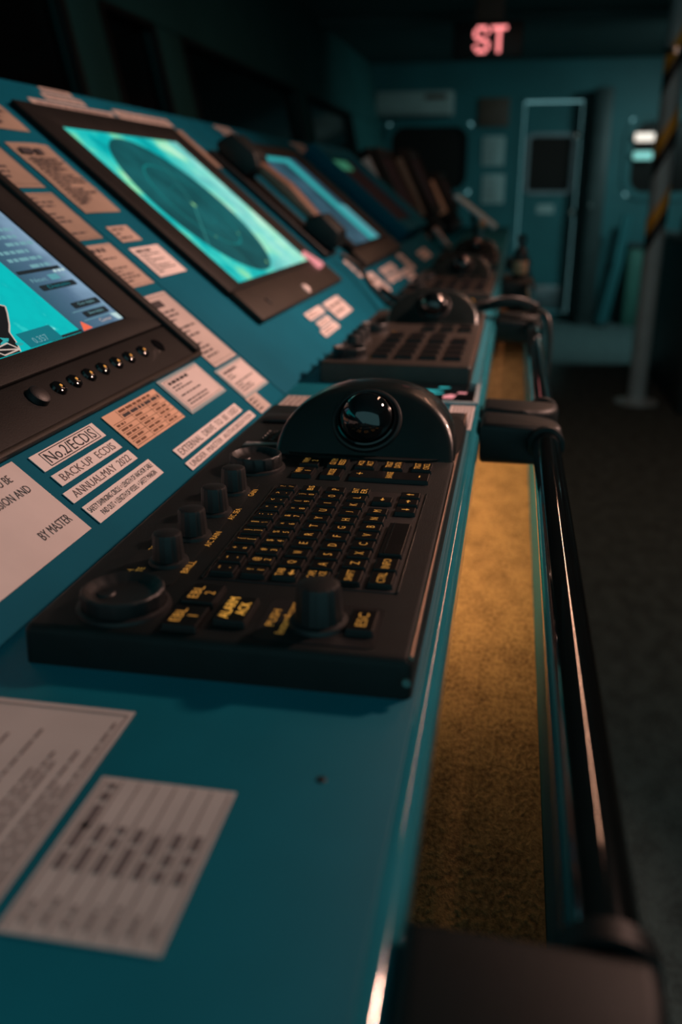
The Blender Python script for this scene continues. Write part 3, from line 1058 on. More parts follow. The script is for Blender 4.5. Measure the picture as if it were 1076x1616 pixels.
# chart display at the left edge of the picture
NP = 0.003   # screen level above the slope
t = thing('chart_display', pan(0, 0, 0.0005), 'black framed chart display showing teal sea, cut off by the left edge', 'display')
frame('bezel', 'bezel_black', t, 0.05, 0.786, 0.122, 0.47, 0.26, 0.7325, 0.1415, 0.40, 0.0, 0.0055, zi=.0045, bev=0.001)
box('side_lip', 'bezel_black', t, 0.776, 0.790, 0.083, 0.475, 0.0, 0.010, 0.003, 3)
box('control_strip', 'bezel_black', t, 0.05, 0.776, 0.083, 0.121, 0.0, 0.0050, 0.0015, 3)
box('lower_lip', 'bezel_brown', t, 0.05, 0.790, 0.079, 0.0832, 0.0, 0.0065, 0.001, 2)
for k, Y in enumerate((0.551, 0.574, 0.597, 0.6205, 0.645, 0.669, 0.697)):
    b_ = lathe('button', 'gloss_black', t, [(0, .0032), (.0040, .0030), (.0056, .0020), (.0062, 0.0), (.0045, -.001)], T(Y, 0.1050, 0.0050), n=20)
    lathe('button_mark', 'amber', b_, [(0, .0036), (.0012, .0035), (.0014, .003)], None, n=8)
lathe('dimmer_knob', 'dark_plastic', t, [(0, .005), (.006, .005), (.0075, .004), (.008, 0)], T(0.522, 0.1050, 0.0050), n=24)
lathe('sensor', 'gloss_black', t, [(0, .001), (.006, .0012), (.0075, 0)], T(0.732, 0.1050, 0.0050), n=24)
prism('chart_screen', 'scr_dark', t, [(0.26, .1415), (.7325, .1415), (.7325, .40), (.26, .40)], 0.001, NP - .0006)
sea = prism('sea_area', 'chart_sea', t, [(0.262, .1425), (.652, .1425), (.652, .398), (.262, .398)], NP - .0004, NP)
prism('menu_column', 'chart_sidebar', t, [(0.652, .1425), (.7315, .1425), (.7315, .398), (.652, .398)], NP - .0004, NP)
land = [(0.262, .1427), (.560, .1427), (.566, .150), (.571, .160), (.580, .166), (.592, .176), (.598, .182), (.590, .186), (.575, .190), (.560, .20), (.53, .215), (.50, .222), (.46, .24), (.40, .245), (.262, .25)]
prism('land_area', 'scr_land', t, land, NP, NP + .0002)
rules('coast_line', 'scr_coast', t, [], NP + .0003) if False else None
bm = bmesh.new()
for (p, q) in zip(land[1:12], land[2:13]):
    d = (Vector(q) - Vector(p)); nn = Vector((-d.y, d.x)).normalized() * .0006
    bm.faces.new([bm.verts.new((*(Vector(v) + s_ * nn), NP + .0003)) for v, s_ in ((p, 1), (q, 1), (q, -1), (p, -1))])
finish('coast_line', bm, 'scr_coast', t)
rd = random.Random(3)
for k in range(9):
    x, y = rd.uniform(.515, .575), rd.uniform(.146, .19)
    if y > .146 + (0.6 - x) * .9 or x > .572:
        continue
    prism('cyan_patch', 'scr_cyan', t, [(x + rd.uniform(.002, .006) * math.cos(a * 1.05), y + rd.uniform(.001, .003) * math.sin(a * 1.05)) for a in range(6)], NP + .0002, NP + .0004)
# own ship box drawn in coast colour
for (xa, ya, xb, yb) in ((.535, .150, .556, .152), (.556, .152, .562, .1445), (.535, .150, .541, .1435), (.535, .150, .562, .1445), (.541, .1435, .562, .1446)):
    d = Vector((xb - xa, yb - ya)); nn = Vector((-d.y, d.x)).normalized() * .0005
    prism('ship_outline', 'scr_coast', t, [(xa + nn.x, ya + nn.y), (xa - nn.x, ya - nn.y), (xb - nn.x, yb - nn.y), (xb + nn.x, yb + nn.y)], NP + .0003, NP + .0005)
prism('scale_box', 'scr_teal_dark', t, [(.575, .1428), (.622, .1428), (.622, .157), (.575, .157)], NP, NP + .0002)
text('scale_figures', '0.357', 'scr_text', t, .595, .1475, .020, .0055, NP + .0004)
prism('own_ship_mark', 'scr_red', t, [(.6565, .1425), (.6725, .1430), (.6655, .1515)], NP, NP + .0004)
prism('scale_bar', 'scr_dark', t, [(.605, .1426), (.655, .1426), (.655, .1450), (.605, .1450)], NP, NP + .0002)
for x0, x1, y0, y1, s in ((.664, .7225, .1875, .1935, None), (.679, .7265, .1640, .1705, 'Clear display'), (.681, .7235, .1530, .1595, 'Show display')):
    o = prism('menu_button', 'scr_dark', t, rrect(x0, x1, y0, y1, .0015, 2), NP, NP + .0003)
    text('button_text', s or 'Details', 'scr_text' if s else 'scr_teal_dark', o, (x0 + x1) / 2, (y0 + y1) / 2, (x1 - x0) * .62, .0036, NP + .0006)
prism('value_box', 'scr_cyan_soft', t, [(.693, .197), (.708, .197), (.708, .203), (.693, .203)], NP, NP + .0003)
text('menu_text', 'Next', 'scr_text', t, .6745, .1995, .024, .0042, NP + .0003)
text('menu_text', 'kn', 'scr_text', t, .7155, .2005, .007, .004, NP + .0003)
for k in range(16):
    y = .214 + k * .0085
    x0 = .662 if k % 3 else .684
    lines('menu_text', 'scr_text', t, x0, .727, y - .0022, y + .0022, NP + .0003, 1, seed=40 + k, fill=.85, ragged=.5)
prism('menu_bar', 'scr_dark', t, [(.656, .2075), (.724, .2075), (.724, .211), (.656, .211)], NP, NP + .0003)
for x in (.709, .7165, .723):
    prism('menu_icon', 'scr_white', t, [(x, .2045), (x + .004, .2045), (x + .004, .2068), (x, .2068)], NP, NP + .0004)
rules('menu_rule', 'scr_text', t, [(.668, .1612, .7285, .1612), (.672, .1510, .731, .1510)], NP + .0003, .0003)
prism('status_corner', 'scr_white', t, [(.7235, .1435), (.731, .1430), (.731, .1500), (.7195, .1505)], NP, NP + .0003)
text('menu_text', 'Cursor', 'scr_coast', t, .704, .1470, .022, .0038, NP + .0004)

# radar display
t = thing('radar_display', pan(0, 0, 0.0005), 'brightly lit radar display with dark round sweep on cyan background', 'display')
frame('bezel', 'bezel_black', t, 0.998, 1.497, 0.128, 0.447, 1.0625, 1.445, 0.1375, 0.4125, 0.0, 0.008, zi=.005, bev=0.0015)
box('lower_panel', 'bezel_brown', t, 1.000, 1.497, 0.079, 0.1275, 0.0, 0.0085, 0.002, 3)
bm = bmesh.new()
bm.faces.new([bm.verts.new(p) for p in ((1.0625 - 1.212, .1375 - .274, 0), (1.445 - 1.212, .1375 - .274, 0), (1.445 - 1.212, .4125 - .274, 0), (1.0625 - 1.212, .4125 - .274, 0))])
r = bmesh.ops.extrude_face_region(bm, geom=bm.faces[:])
for v in [g for g in r['geom'] if isinstance(g, bmesh.types.BMVert)]:
    v.co.z -= .002
scr = finish('radar_screen', bm, 'radar_screen', t, None, T(1.212, .274, .0035))
scr['label'] = 'cyan radar picture with dark round sweep'
o = lathe('power_button', 'paper', t, [(0, .003), (.006, .003), (.008, .0015), (.0085, 0)], T(1.262, .092, .0085), n=20)
o['label'] = 'small pale round button'
o = lathe('indicator', 'dark_plastic', t, [(0, .0015), (.005, .0015), (.006, 0)], T(1.075, .098, .0085), n=16)
# red ghost reflection, painted as a glowing shape on the radar screen corner
o = prism('ghost_reflection', 'reflection_pink', t, [(1.418, .147), (1.440, .151), (1.452, .138), (1.470, .120), (1.462, .114), (1.447, .122), (1.436, .112), (1.424, .117), (1.430, .132)], 0.0086, .0120)
o['label'] = 'painted pink reflection at the screen corner'

# third display, half hidden by the handset
t = thing('dim_display', pan(0, 0, 0.0005), 'dimmed display with a bright cyan column, behind the telephone handset', 'display')
frame('bezel', 'bezel_black', t, 1.76, 2.255, 0.118, 0.425, 1.84, 2.205, 0.130, 0.402, 0.0, 0.018, zi=.012, bev=0.002)
box('lower_panel', 'bezel_brown', t, 1.72, 2.262, 0.078, 0.1175, 0.0, 0.018, 0.002, 3)
prism('screen', 'chart_dusk', t, [(1.84, .13), (2.205, .13), (2.205, .402), (1.84, .402)], .001, .008)
prism('bright_column', 'scr_cyan', t, [(2.07, .133), (2.135, .133), (2.135, .398), (2.07, .398)], .008, .0085)
prism('pale_column', 'scr_cyan_soft', t, [(2.135, .133), (2.20, .133), (2.20, .24), (2.135, .25)], .008, .0085)
prism('bright_band', 'scr_cyan', t, [(1.845, .385), (2.07, .385), (2.07, .399), (1.845, .399)], .008, .0085)

# fourth display, dark in a raised teal frame
t = thing('dark_display', pan(0, 0, 0.0005), 'switched off display with raised teal frame, next after the dimmed display', 'display')
frame('bezel', 'panel_paint', t, 2.44, 2.98, 0.10, 0.44, 2.50, 2.93, 0.150, 0.405, 0.0, 0.042, zi=.030, bev=0.006)
prism('screen', 'scr_off', t, [(2.50, .15), (2.93, .15), (2.93, .405), (2.50, .405)], .001, .022)
prism('green_glow', 'scr_green', t, [(2.60, .36), (2.80, .36), (2.84, .40), (2.62, .40)], .022, .0225)

# ------------------------------------------------------------------ papers and labels on the sloping face
def sheet(name, mtx_f, a, b, c, d, label, cat, m='paper', th=0.0005, off=0.0006, group=None, curl=0.0, tab=None):
    """paper from x a..b, y c..d; origin at its lower near corner"""
    cx, cy = a, c
    t = thing(name, mtx_f(a, c, off), label, cat, group)
    W2, H2 = b - a, d - c
    bm = bmesh.new()
    nx, ny = (12, 8) if curl else (1, 1)
    gr = [[None] * (ny + 1) for _ in range(nx + 1)]
    rd_ = random.Random(hash(label) % 1000 if False else len(label))
    ph = rd_.uniform(0, 6)
    for i in range(nx + 1):
        for j in range(ny + 1):
            u, v = i / nx, j / ny
            z = curl * (0.5 + 0.5 * math.sin(v * 9 + u * 2 + ph)) * (u * (1 - u) * 2 + .2) if curl else 0
            gr[i][j] = (u * W2, v * H2, z)
    top = [[bm.verts.new((p[0], p[1], p[2] + th)) for p in row] for row in gr]
    bot = [[bm.verts.new(p) for p in row] for row in gr]
    for i in range(nx):
        for j in range(ny):
            bm.faces.new((top[i][j], top[i + 1][j], top[i + 1][j + 1], top[i][j + 1]))
            bm.faces.new((bot[i][j], bot[i][j + 1], bot[i + 1][j + 1], bot[i + 1][j]))
    for i in range(nx):
        bm.faces.new((bot[i][0], bot[i + 1][0], top[i + 1][0], top[i][0]))
        bm.faces.new((bot[i + 1][ny], bot[i][ny], top[i][ny], top[i + 1][ny]))
    for j in range(ny):
        bm.faces.new((bot[0][j + 1], bot[0][j], top[0][j], top[0][j + 1]))
        bm.faces.new((bot[nx][j], bot[nx][j + 1], top[nx][j + 1], top[nx][j]))
    finish('sheet', bm, m, t, 40 if curl else None)
    t['w'] = W2; t['h'] = H2
    return t, W2, H2, th + 0.0002


def pf(a, c, off):
    return pan(a, c, off)


def df(a, c, off):
    # c is local y measured from X = 0 (y = -X)
    return desk(a, -c, off)


# strips with readable lettering
def strip(a, b, c, d, rows, label, m='paper_white', ink='ink_soft', boxed=False, margin=.06):
    t, W2, H2, z = sheet('label_strip', pf, a, b, c, d, label, 'label', m, group='label strips under the chart display')
    n = len(rows)
    for i, (s, fx0, fx1) in enumerate(rows):
        cy = H2 * (1 - (i + .5) / n) if n > 1 else H2 / 2
        hh = H2 * (0.62 if n == 1 else 0.27)
        text('lettering', s, ink, t, W2 * (fx0 + fx1) / 2, cy if n == 1 else H2 * (.70 if i == 0 else .30), W2 * (fx1 - fx0), hh, z)
    if boxed:
        x0, x1, y0, y1 = W2 * .12, W2 * .93, H2 * .10, H2 * .90
        rules('border', ink, t, [(x0, y0, x1, y0), (x0, y1, x1, y1), (x0, y0, x0, y1), (x1, y0, x1, y1)], z, .0003)
    return t


strip(0.467, 0.5525, 0.0610, 0.0740, [('No.2/ECDIS', .15, .90)], 'white label with boxed No.2/ECDIS lettering under the chart display', ink='ink', boxed=True)
strip(0.4675, 0.5545, 0.0478, 0.0570, [('BACK-UP  ECDIS', .07, .93)], 'white label strip reading BACK-UP ECDIS')
strip(0.461, 0.557, 0.0352, 0.0440, [('ANNUAL:MAY  2022', .07, .93)], 'white label strip reading ANNUAL:MAY 2022')
strip(0.463, 0.566, 0.0160, 0.0305, [('SAFETY SWINGING CIRCLE = LENGTH OF ANCHOR CABLE', .02, .97), ('PAID OUT + LENGTH OF VESSEL + SAFETY MARGIN', .10, .93)], 'two line label about safety swinging circle, nearest the keyboard', ink='ink')
strip(0.6025, 0.758, 0.0150, 0.0248, [('EXTERNAL  DRIVE  TO  BE  USED', .03, .97)], 'long label strip reading EXTERNAL DRIVE TO BE USED')
strip(0.599, 0.770, 0.0036, 0.0114, [('UNDER  MASTER  AUTHORIZATION', .03, .97)], 'long label strip reading UNDER MASTER AUTHORIZATION')

t, W2, H2, z = sheet('notice_sheet', pf, 0.300, 0.4525, 0.0170, 0.0770, 'large white notice ending BY MASTER, cut off at the left edge', 'notice', 'paper')
text('lettering', 'TO BE', 'ink', t, W2 - .0235, H2 - .0085, .018, .0055, z)
text('lettering', 'PERMISSION AND', 'ink', t, W2 - .0365, H2 - .0190, .054, .0055, z)
text('lettering', 'BY MASTER', 'ink', t, W2 - .0225, H2 - .0465, .033, .0060, z)

# orange table sheet
t, W2, H2, z = sheet('table_sheet', pf, 0.568, 0.664, 0.0405, 0.0740, 'orange printed table under the chart display buttons', 'notice', 'paper_orange')
segs = [(W2 * .03, H2 * f, W2 * .99, H2 * f) for f in (.06, .19, .32, .45, .58, .71)] + [(W2 * .22, H2 * .85, W2 * .99, H2 * .85)]
segs += [(W2 * f, H2 * .03, W2 * f, H2 * .84) for f in (.36, .68)] + [(W2 * .22, H2 * .71, W2 * .22, H2 * .97)]
rules('table_rules', 'ink_brown', t, segs, z, .00022)
lines('printed_text', 'ink_brown', t, W2 * .25, W2 * .9, H2 * .86, H2 * .97, z, 1, seed=1, fill=.6)
lines('printed_text', 'ink', t, W2 * .25, W2 * .97, H2 * .73, H2 * .84, z, 1, seed=2, fill=.75, full=True)
for k in range(5):
    for q, (f0, f1) in enumerate(((.05, .33), (.39, .65), (.72, .95))):
        lines('printed_text', 'ink_brown', t, W2 * f0, W2 * f1, H2 * (.07 + .13 * k), H2 * (.18 + .13 * k), z, 1, seed=10 + k * 3 + q, fill=.5)


def notice(a, b, c, d, label, rows, m='paper', ink='ink', frame_=True, curl=0.0, lam=False, seed=0, header=True, gaps=(), group='laminated notices between the displays'):
    if lam:
        t, W2, H2, z = sheet('notice_card', pf, a - .003, b + .003, c - .0028, d + .0028, label, 'notice', 'lamination', group=group, curl=curl)
        box('insert', m, t, .003, W2 - .003, .0028, H2 - .0028, z - .0002, z + .0004)
        z += .0006
        x0, x1, y0, y1 = .003, W2 - .003, .0028, H2 - .0028
    else:
        t, W2, H2, z = sheet('notice_card', pf, a, b, c, d, label, 'notice', m, group=group, curl=curl)
        x0, x1, y0, y1 = 0, W2, 0, H2
    if curl:
        z += curl * 0.9
    w_, h_ = x1 - x0, y1 - y0
    if frame_:
        e = .04
        fx0, fx1, fy0, fy1 = x0 + w_ * e, x1 - w_ * e, y0 + h_ * e, y1 - h_ * e
        rules('border', ink, t, [(fx0, fy0, fx1, fy0), (fx0, fy1, fx1, fy1), (fx0, fy0, fx0, fy1), (fx1, fy0, fx1, fy1)], z, .0002)
    top = y1 - h_ * .08
    if header:
        lines('heading', ink, t, x0 + w_ * .1, x0 + w_ * .62, top - h_ * .11, top, z, 1, seed=seed, fill=.8, full=True)
        top -= h_ * .14
    n = rows
    step = (top - (y0 + h_ * .1)) / n
    for k in range(n):
        if k in gaps:
            continue
        lines('printed_text', ink, t, x0 + w_ * .1, x1 - w_ * .12, top - (k + 1) * step, top - k * step, z, 1, seed=seed * 31 + k, fill=.42, ragged=.75)
    return t


notice(0.681, 0.767, 0.0415, 0.0750, 'framed laminated card below the chart display corner', 7, 'paper', lam=True, seed=3, gaps=(2, 4))
notice(0.789, 0.863, 0.0235, 0.0575, 'laminated card at the foot of the notice column, above the small label', 7, 'paper', lam=True, seed=4, gaps=(2,))
o = notice(0.785, 0.819, 0.0015, 0.0215, 'small pinkish label beside the grey striped sheet', 4, 'paper_laminated', seed=5, frame_=False, header=False, group='small labels')
notice(0.797, 0.865, 0.0630, 0.1590, 'tall white notice with three ruled boxes beside the display corner', 12, 'paper_laminated', seed=6, gaps=(3, 7))
notice(0.801, 0.866, 0.1715, 0.2300, 'laminated notice in two boxes, third from top beside the chart display', 9, 'paper_mid', seed=7, gaps=(2, 3))
notice(0.798, 0.866, 0.2375, 0.3035, 'tan notice with short text column, second from top beside the chart display', 10, 'paper_tan', seed=8, gaps=(3, 7, 8), header=False, ink='ink')
notice(0.798, 0.866, 0.3110, 0.4300, 'topmost tan notice in the column beside the chart display', 14, 'paper_tan', seed=9, gaps=(0, 1, 2, 3, 4, 5, 6, 8, 9), header=False)
notice(0.888, 0.974, 0.2725, 0.3780, 'wavy printed sheet against the left side of the radar display', 14, 'paper_tan', seed=12, curl=0.0028, frame_=False)
notice(0.888, 0.974, 0.4000, 0.4550, 'upper tan sheet left of the radar display, above the wavy sheet', 5, 'paper_tan', seed=13, curl=0.002, frame_=False, header=False)
notice(0.897, 0.948, 0.2285, 0.2515, 'small blank tan label left of the radar screen', 3, 'paper_mid', seed=14, frame_=False, header=False, group='small labels')
notice(0.893, 0.971, 0.1760, 0.2190, 'white list sheet under the small tan label left of the radar', 7, 'paper', seed=15, frame_=False)

# strips along the top of the slope
for a, b, c, d, lab in ((1.142, 1.226, .4885, .4975, 'uppermost short grey label at the top edge above the radar'),
                        (1.127, 1.239, .4725, .4845, 'second short grey label at the top edge above the radar'),
                        (1.071, 1.307, .4560, .4680, 'long thin grey label along the top of the radar bezel'),
                        (1.324, 1.543, .4590, .4775, 'wide grey label above the far half of the radar'),
                        (1.825, 1.925, .4800, .4920, 'upper grey label on the top edge beyond the handset'),
                        (1.835, 1.940, .4660, .4770, 'lower grey label on the top edge beyond the handset'),
                        (2.440, 2.600, .4720, .4860, 'upper farthest grey label on the top edge of the console'),
                        (2.450, 2.650, .4480, .4660, 'lower farthest grey label on the top edge of the console')):
    t, W2, H2, z = sheet('label_strip', pf, a, b, c, d, lab, 'label', 'paper_dim', group='grey labels along the top edge')
    lines('lettering', 'ink_soft', t, W2 * .06, W2 * .94, H2 * .2, H2 * .8, z, 1, seed=len(lab), fill=.6, full=True)
t, W2, H2, z = sheet('tan_sheet', pf, 1.503, 1.560, 0.360, 0.452, 'tan sheet right of the radar behind the handset', 'notice', 'paper_tan', curl=.003)
# tan strip between the third and fourth display
for a, b, c, d, lab in ((2.268, 2.392, .33, .42, 'upper tan sheet between the dimmed and the dark display'),
                        (2.268, 2.392, .22, .322, 'middle tan sheet between the dimmed and the dark display'),
                        (2.268, 2.392, .115, .212, 'lower tan sheet between the dimmed and the dark display')):
    t, W2, H2, z = sheet('tan_sheet', pf, a, b, c, d, lab, 'notice', 'paper_orange', group='tan sheets between far displays')
    lines('printed_text', 'ink_brown', t, W2 * .1, W2 * .9, H2 * .1, H2 * .9, z, 7, seed=len(lab), fill=.35)


def stickers(defs, group):
    for a, b, c, d, lab in defs:
        t, W2, H2, z = sheet('sticker', pf, a, b, c, d, lab, 'label', 'paper', group=group, th=.0012)
        lines('lettering', 'ink_soft', t, W2 * .1, W2 * .9, H2 * .15, H2 * .85, z, 2, seed=len(lab), fill=.45)


stickers(((1.172, 1.269, .0505, .0635, 'upper near white sticker of the four below the radar'),
          (1.292, 1.402, .0290, .0628, 'largest white sticker of the four below the radar'),
          (1.180, 1.257, .0342, .0448, 'smallest white sticker of the four below the radar'),
          (1.161, 1.260, .0205, .0325, 'lowest white sticker of the four below the radar')), 'white stickers below the radar')
stickers(((1.665, 1.688 - .001 + .0, .0680, .1130, 'thin white sticker at the module joint below the handset'),
          (1.700, 1.790, .0150, .0690, 'large white sticker behind the first trackball keypad'),
          (1.868, 1.955, .0460, .0640, 'upper near sticker of the cluster below the dimmed display'),
          (1.965, 2.055, .0440, .0640, 'upper far sticker of the cluster below the dimmed display'),
          (1.845, 1.935, .0250, .0410, 'lower near sticker of the cluster below the dimmed display'),
          (1.945, 2.035, .0220, .0400, 'lower middle sticker of the cluster below the dimmed display'),
          (2.060, 2.185, .0040, .0350, 'lower far sticker of the cluster below the dimmed display'),
          (2.205, 2.285, .0200, .0730, 'upright white sticker at the far end of the dimmed display'),
          (2.520, 2.610, .0200, .0520, 'near white sticker below the dark display'),
          (2.620, 2.730, .0200, .0520, 'far white sticker below the dark display')), 'white stickers on the far modules')

# papers lying on the worktop
t, W2, H2, z = sheet('printed_sheet', df, 0.06, 0.289, 0.1385, 0.214, 'large printed sheet on the near worktop, cut off at the left edge', 'paper', 'paper_laminated', off=.0004)
for k in range(6):
    y0 = H2 * (.04 + .155 * k)
    lines('printed_text', 'ink_soft', t, W2 * .08, W2 * .97, y0, y0 + H2 * .12, z, 3, seed=60 + k, fill=.42, ragged=.35)
rules('border', 'ink_soft', t, [(W2 * .02, H2 * .025, W2 * .985, H2 * .025), (W2 * .985, H2 * .025, W2 * .985, H2)], z, .0003)
t, W2, H2, z = sheet('printed_table', df, 0.1755, 0.2475, 0.0835, 0.1335, 'small printed table on the near worktop, right of the large sheet', 'paper', 'paper_laminated', off=.0004)
for k in range(7):
    y0 = H2 * (.05 + .132 * k)
    if k == 6:
        lines('heading', 'ink_soft', t, W2 * .62, W2 * .95, y0, y0 + H2 * .085, z, 1, seed=80 + k, fill=.8, full=True)
    lines('printed_text', 'ink_soft', t, W2 * .36, W2 * .66, y0 + H2 * .01, y0 + H2 * .09, z, 1, seed=90 + k, fill=.75, full=True)
    lines('printed_text', 'ink_soft', t, W2 * .06, W2 * .22, y0 + H2 * .02, y0 + H2 * .07, z, 1, seed=95 + k, fill=.6)
rules('table_rules', 'ink_soft', t, [(W2 * .02, H2 * (.035 + .132 * k), W2 * .98, H2 * (.035 + .132 * k)) for k in range(8)], z, .00025)
t, W2, H2, z = sheet('striped_sheet', df, 0.762, 0.868, 0.150, 0.2165, 'grey striped sheet lying behind the palm hump of the near control unit', 'paper', 'paper_dim', off=.0004)
lines('printed_text', 'ink_soft', t, W2 * .03, W2 * .97, H2 * .03, H2 * .97, z, 11, seed=77, fill=.42, full=True)
t, W2, H2, z = sheet('bar_card', df, 0.764, 0.854, 0.0270, 0.0500, 'pale card with print at the worktop edge beside the palm hump', 'paper', 'paper', off=.0004)
lines('printed_text', 'ink_soft', t, W2 * .05, W2 * .97, H2 * .05, H2 * .9, z, 6, seed=78, fill=.4, full=True)
# worn screw hole in the worktop
o = lathe('screw_head', 'dark_plastic', None, [(0, .0006), (.0014, .0006), (.002, .0001)], T(-.056, .261, DESK_Z), n=14)
tag(o, 'tiny dark screw in the bare near worktop', 'screw')

# glossy black panel between the near control units; reflections painted on as glowing patches
t = thing('glass_panel', desk(0, 0, 0.0004), 'glossy black panel with painted cyan reflections between the near keyboard and the keypad unit', 'display')
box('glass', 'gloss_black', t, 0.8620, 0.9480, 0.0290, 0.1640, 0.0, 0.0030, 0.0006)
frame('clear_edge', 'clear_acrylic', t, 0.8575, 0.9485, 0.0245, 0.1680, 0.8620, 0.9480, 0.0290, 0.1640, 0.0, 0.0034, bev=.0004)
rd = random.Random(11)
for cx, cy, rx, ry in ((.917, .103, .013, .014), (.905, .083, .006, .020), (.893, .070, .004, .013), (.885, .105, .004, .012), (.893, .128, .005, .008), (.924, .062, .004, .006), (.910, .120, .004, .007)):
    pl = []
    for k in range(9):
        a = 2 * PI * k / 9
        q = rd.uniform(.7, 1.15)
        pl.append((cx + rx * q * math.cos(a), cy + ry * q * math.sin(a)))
    prism('cyan_patch', 'scr_cyan', t, pl, .0031, .0033)  # emissive patches stand for reflected screens and windows
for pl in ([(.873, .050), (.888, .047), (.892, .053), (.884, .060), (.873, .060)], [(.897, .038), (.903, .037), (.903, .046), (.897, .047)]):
    prism('red_reflection', 'reflection_pink', t, pl, .0031, .0033)  # stand for the reflected red sign
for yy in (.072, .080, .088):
    prism('reflection_line', 'scr_teal_dark', t, [(.865, yy), (.882, yy), (.882, yy + .002), (.865, yy + .002)], .0031, .0032)

# ------------------------------------------------------------------ telephone handset in its cradle, coiled cord, cables
t = thing('telephone_handset', pan(1.592, 0.140, 0.0015), 'black telephone handset in a cradle between the radar and the dimmed display', 'telephone')
Ry = Matrix(((0, 0, 1, 0), (1, 0, 0, 0), (0, 1, 0, 0), (0, 0, 0, 1)))       # drawing (y, z) extruded along x


def side_prism(name, m, par, poly, x0, x1, bev):
    bm = bmesh.new()
    f = bm.faces.new([bm.verts.new((x0, p[0], p[1])) for p in poly])
    r = bmesh.ops.extrude_face_region(bm, geom=[f])
    for v in [g for g in r['geom'] if isinstance(g, bmesh.types.BMVert)]:
        v.co.x = x1
    bmesh.ops.recalc_face_normals(bm, faces=bm.faces)
    bmesh.ops.bevel(bm, geom=bm.edges[:], offset=bev, segments=3, affect='EDGES', profile=.5)
    return finish(name, bm, m, par, 45)


box('cradle', 'dark_plastic', t, -.030, .058, -.01, .255, 0.0, 0.010, .003, 3)
side_prism('earpiece', 'arm_plastic', t, [(.185, .011), (.245, .011), (.258, .022), (.246, .052), (.195, .054), (.172, .038)], -.020, .056, .005)
side_prism('mouthpiece', 'arm_plastic', t, [(-.004, .011), (.052, .011), (.060, .030), (.044, .052), (.000, .050), (-.014, .028)], -.020, .056, .005)
o = side_prism('grip', 'brown_leather', t, [(.030, .026), (.210, .028), (.215, .042), (.120, .050), (.035, .041)], -.004, .040, .005)
o['label'] = 'brownish grip'


def helix(path, R, turns, n):
    """helix of radius R around a polyline"""
    pts = [Vector(p) for p in path]
    seg = [(pts[i + 1] - pts[i]).length for i in range(len(pts) - 1)]
    tot = sum(seg)
    out = []
    for k in range(n + 1):
        d = tot * k / n
        i = 0
        while i < len(seg) - 1 and d > seg[i]:
            d -= seg[i]; i += 1
        p = pts[i].lerp(pts[i + 1], min(1, d / seg[i]))
        tg = (pts[i + 1] - pts[i]).normalized()
        a = tg.cross(Vector((0, 0, 1))).normalized()
        b = a.cross(tg)
        th = 2 * PI * turns * k / n
        out.append(p + a * math.cos(th) * R + b * math.sin(th) * R)
    return out


def smooth_path(cp, n=24):
    """Catmull-Rom through control points"""
    cp = [Vector(p) for p in cp]
    q = [cp[0] * 2 - cp[1]] + cp + [cp[-1] * 2 - cp[-2]]
    out = []
    for i in range(1, len(q) - 2):
        for k in range(n):
            u = k / n
            a, b, c, d = q[i - 1], q[i], q[i + 1], q[i + 2]
            out.append(0.5 * ((2 * b) + (c - a) * u + (2 * a - 5 * b + 4 * c - d) * u * u + (3 * b - a - 3 * c + d) * u ** 3))
    out.append(cp[-1])
    return out


t = thing('coiled_cord', Matrix(), 'black coiled telephone cord lying across the worktop and over the rail', 'cord')
coil = smooth_path([(-0.115, 1.505, 1.062), (-0.060, 1.520, 1.063), (-0.020, 1.515, 1.072), (0.015, 1.475, 1.077), (0.040, 1.445, 1.072)], 10)
tube('coil', 'cord_black', t, helix(coil, 0.0075, 38, 38 * 10), 0.0026, 6)
tube('lead', 'cord_black', t, smooth_path([(-0.300, 1.605, 1.140), (-0.268, 1.61, 1.118), (-0.235, 1.58, 1.082), (-0.19, 1.53, 1.058), (-0.14, 1.505, 1.058), (-0.115, 1.505, 1.062)], 12), 0.0042, 8)
tube('tail', 'cord_black', t, smooth_path([(0.040, 1.445, 1.072), (0.058, 1.43, 1.062), (0.064, 1.42, 1.03), (0.064, 1.42, 0.97)], 10), 0.0042, 8)
t = thing('patch_cable', Matrix(), 'yellow wrapped cable lying in front of the second keypad unit', 'cable')
tube('black_sleeve', 'cord_black', t, smooth_path([(-0.232, 1.655, 1.075), (-0.20, 1.630, 1.060), (-0.165, 1.628, 1.0575)], 8), 0.0062, 10)
tube('yellow_sleeve', 'yellow_cable', t, smooth_path([(-0.165, 1.628, 1.0575), (-0.12, 1.632, 1.0575), (-0.062, 1.630, 1.0575)], 8), 0.0058, 10)
tube('black_sleeve', 'cord_black', t, smooth_path([(-0.062, 1.630, 1.0575), (-0.04, 1.62, 1.0575), (-0.005, 1.60, 1.06), (0.02, 1.595, 1.062)], 8), 0.0062, 10)

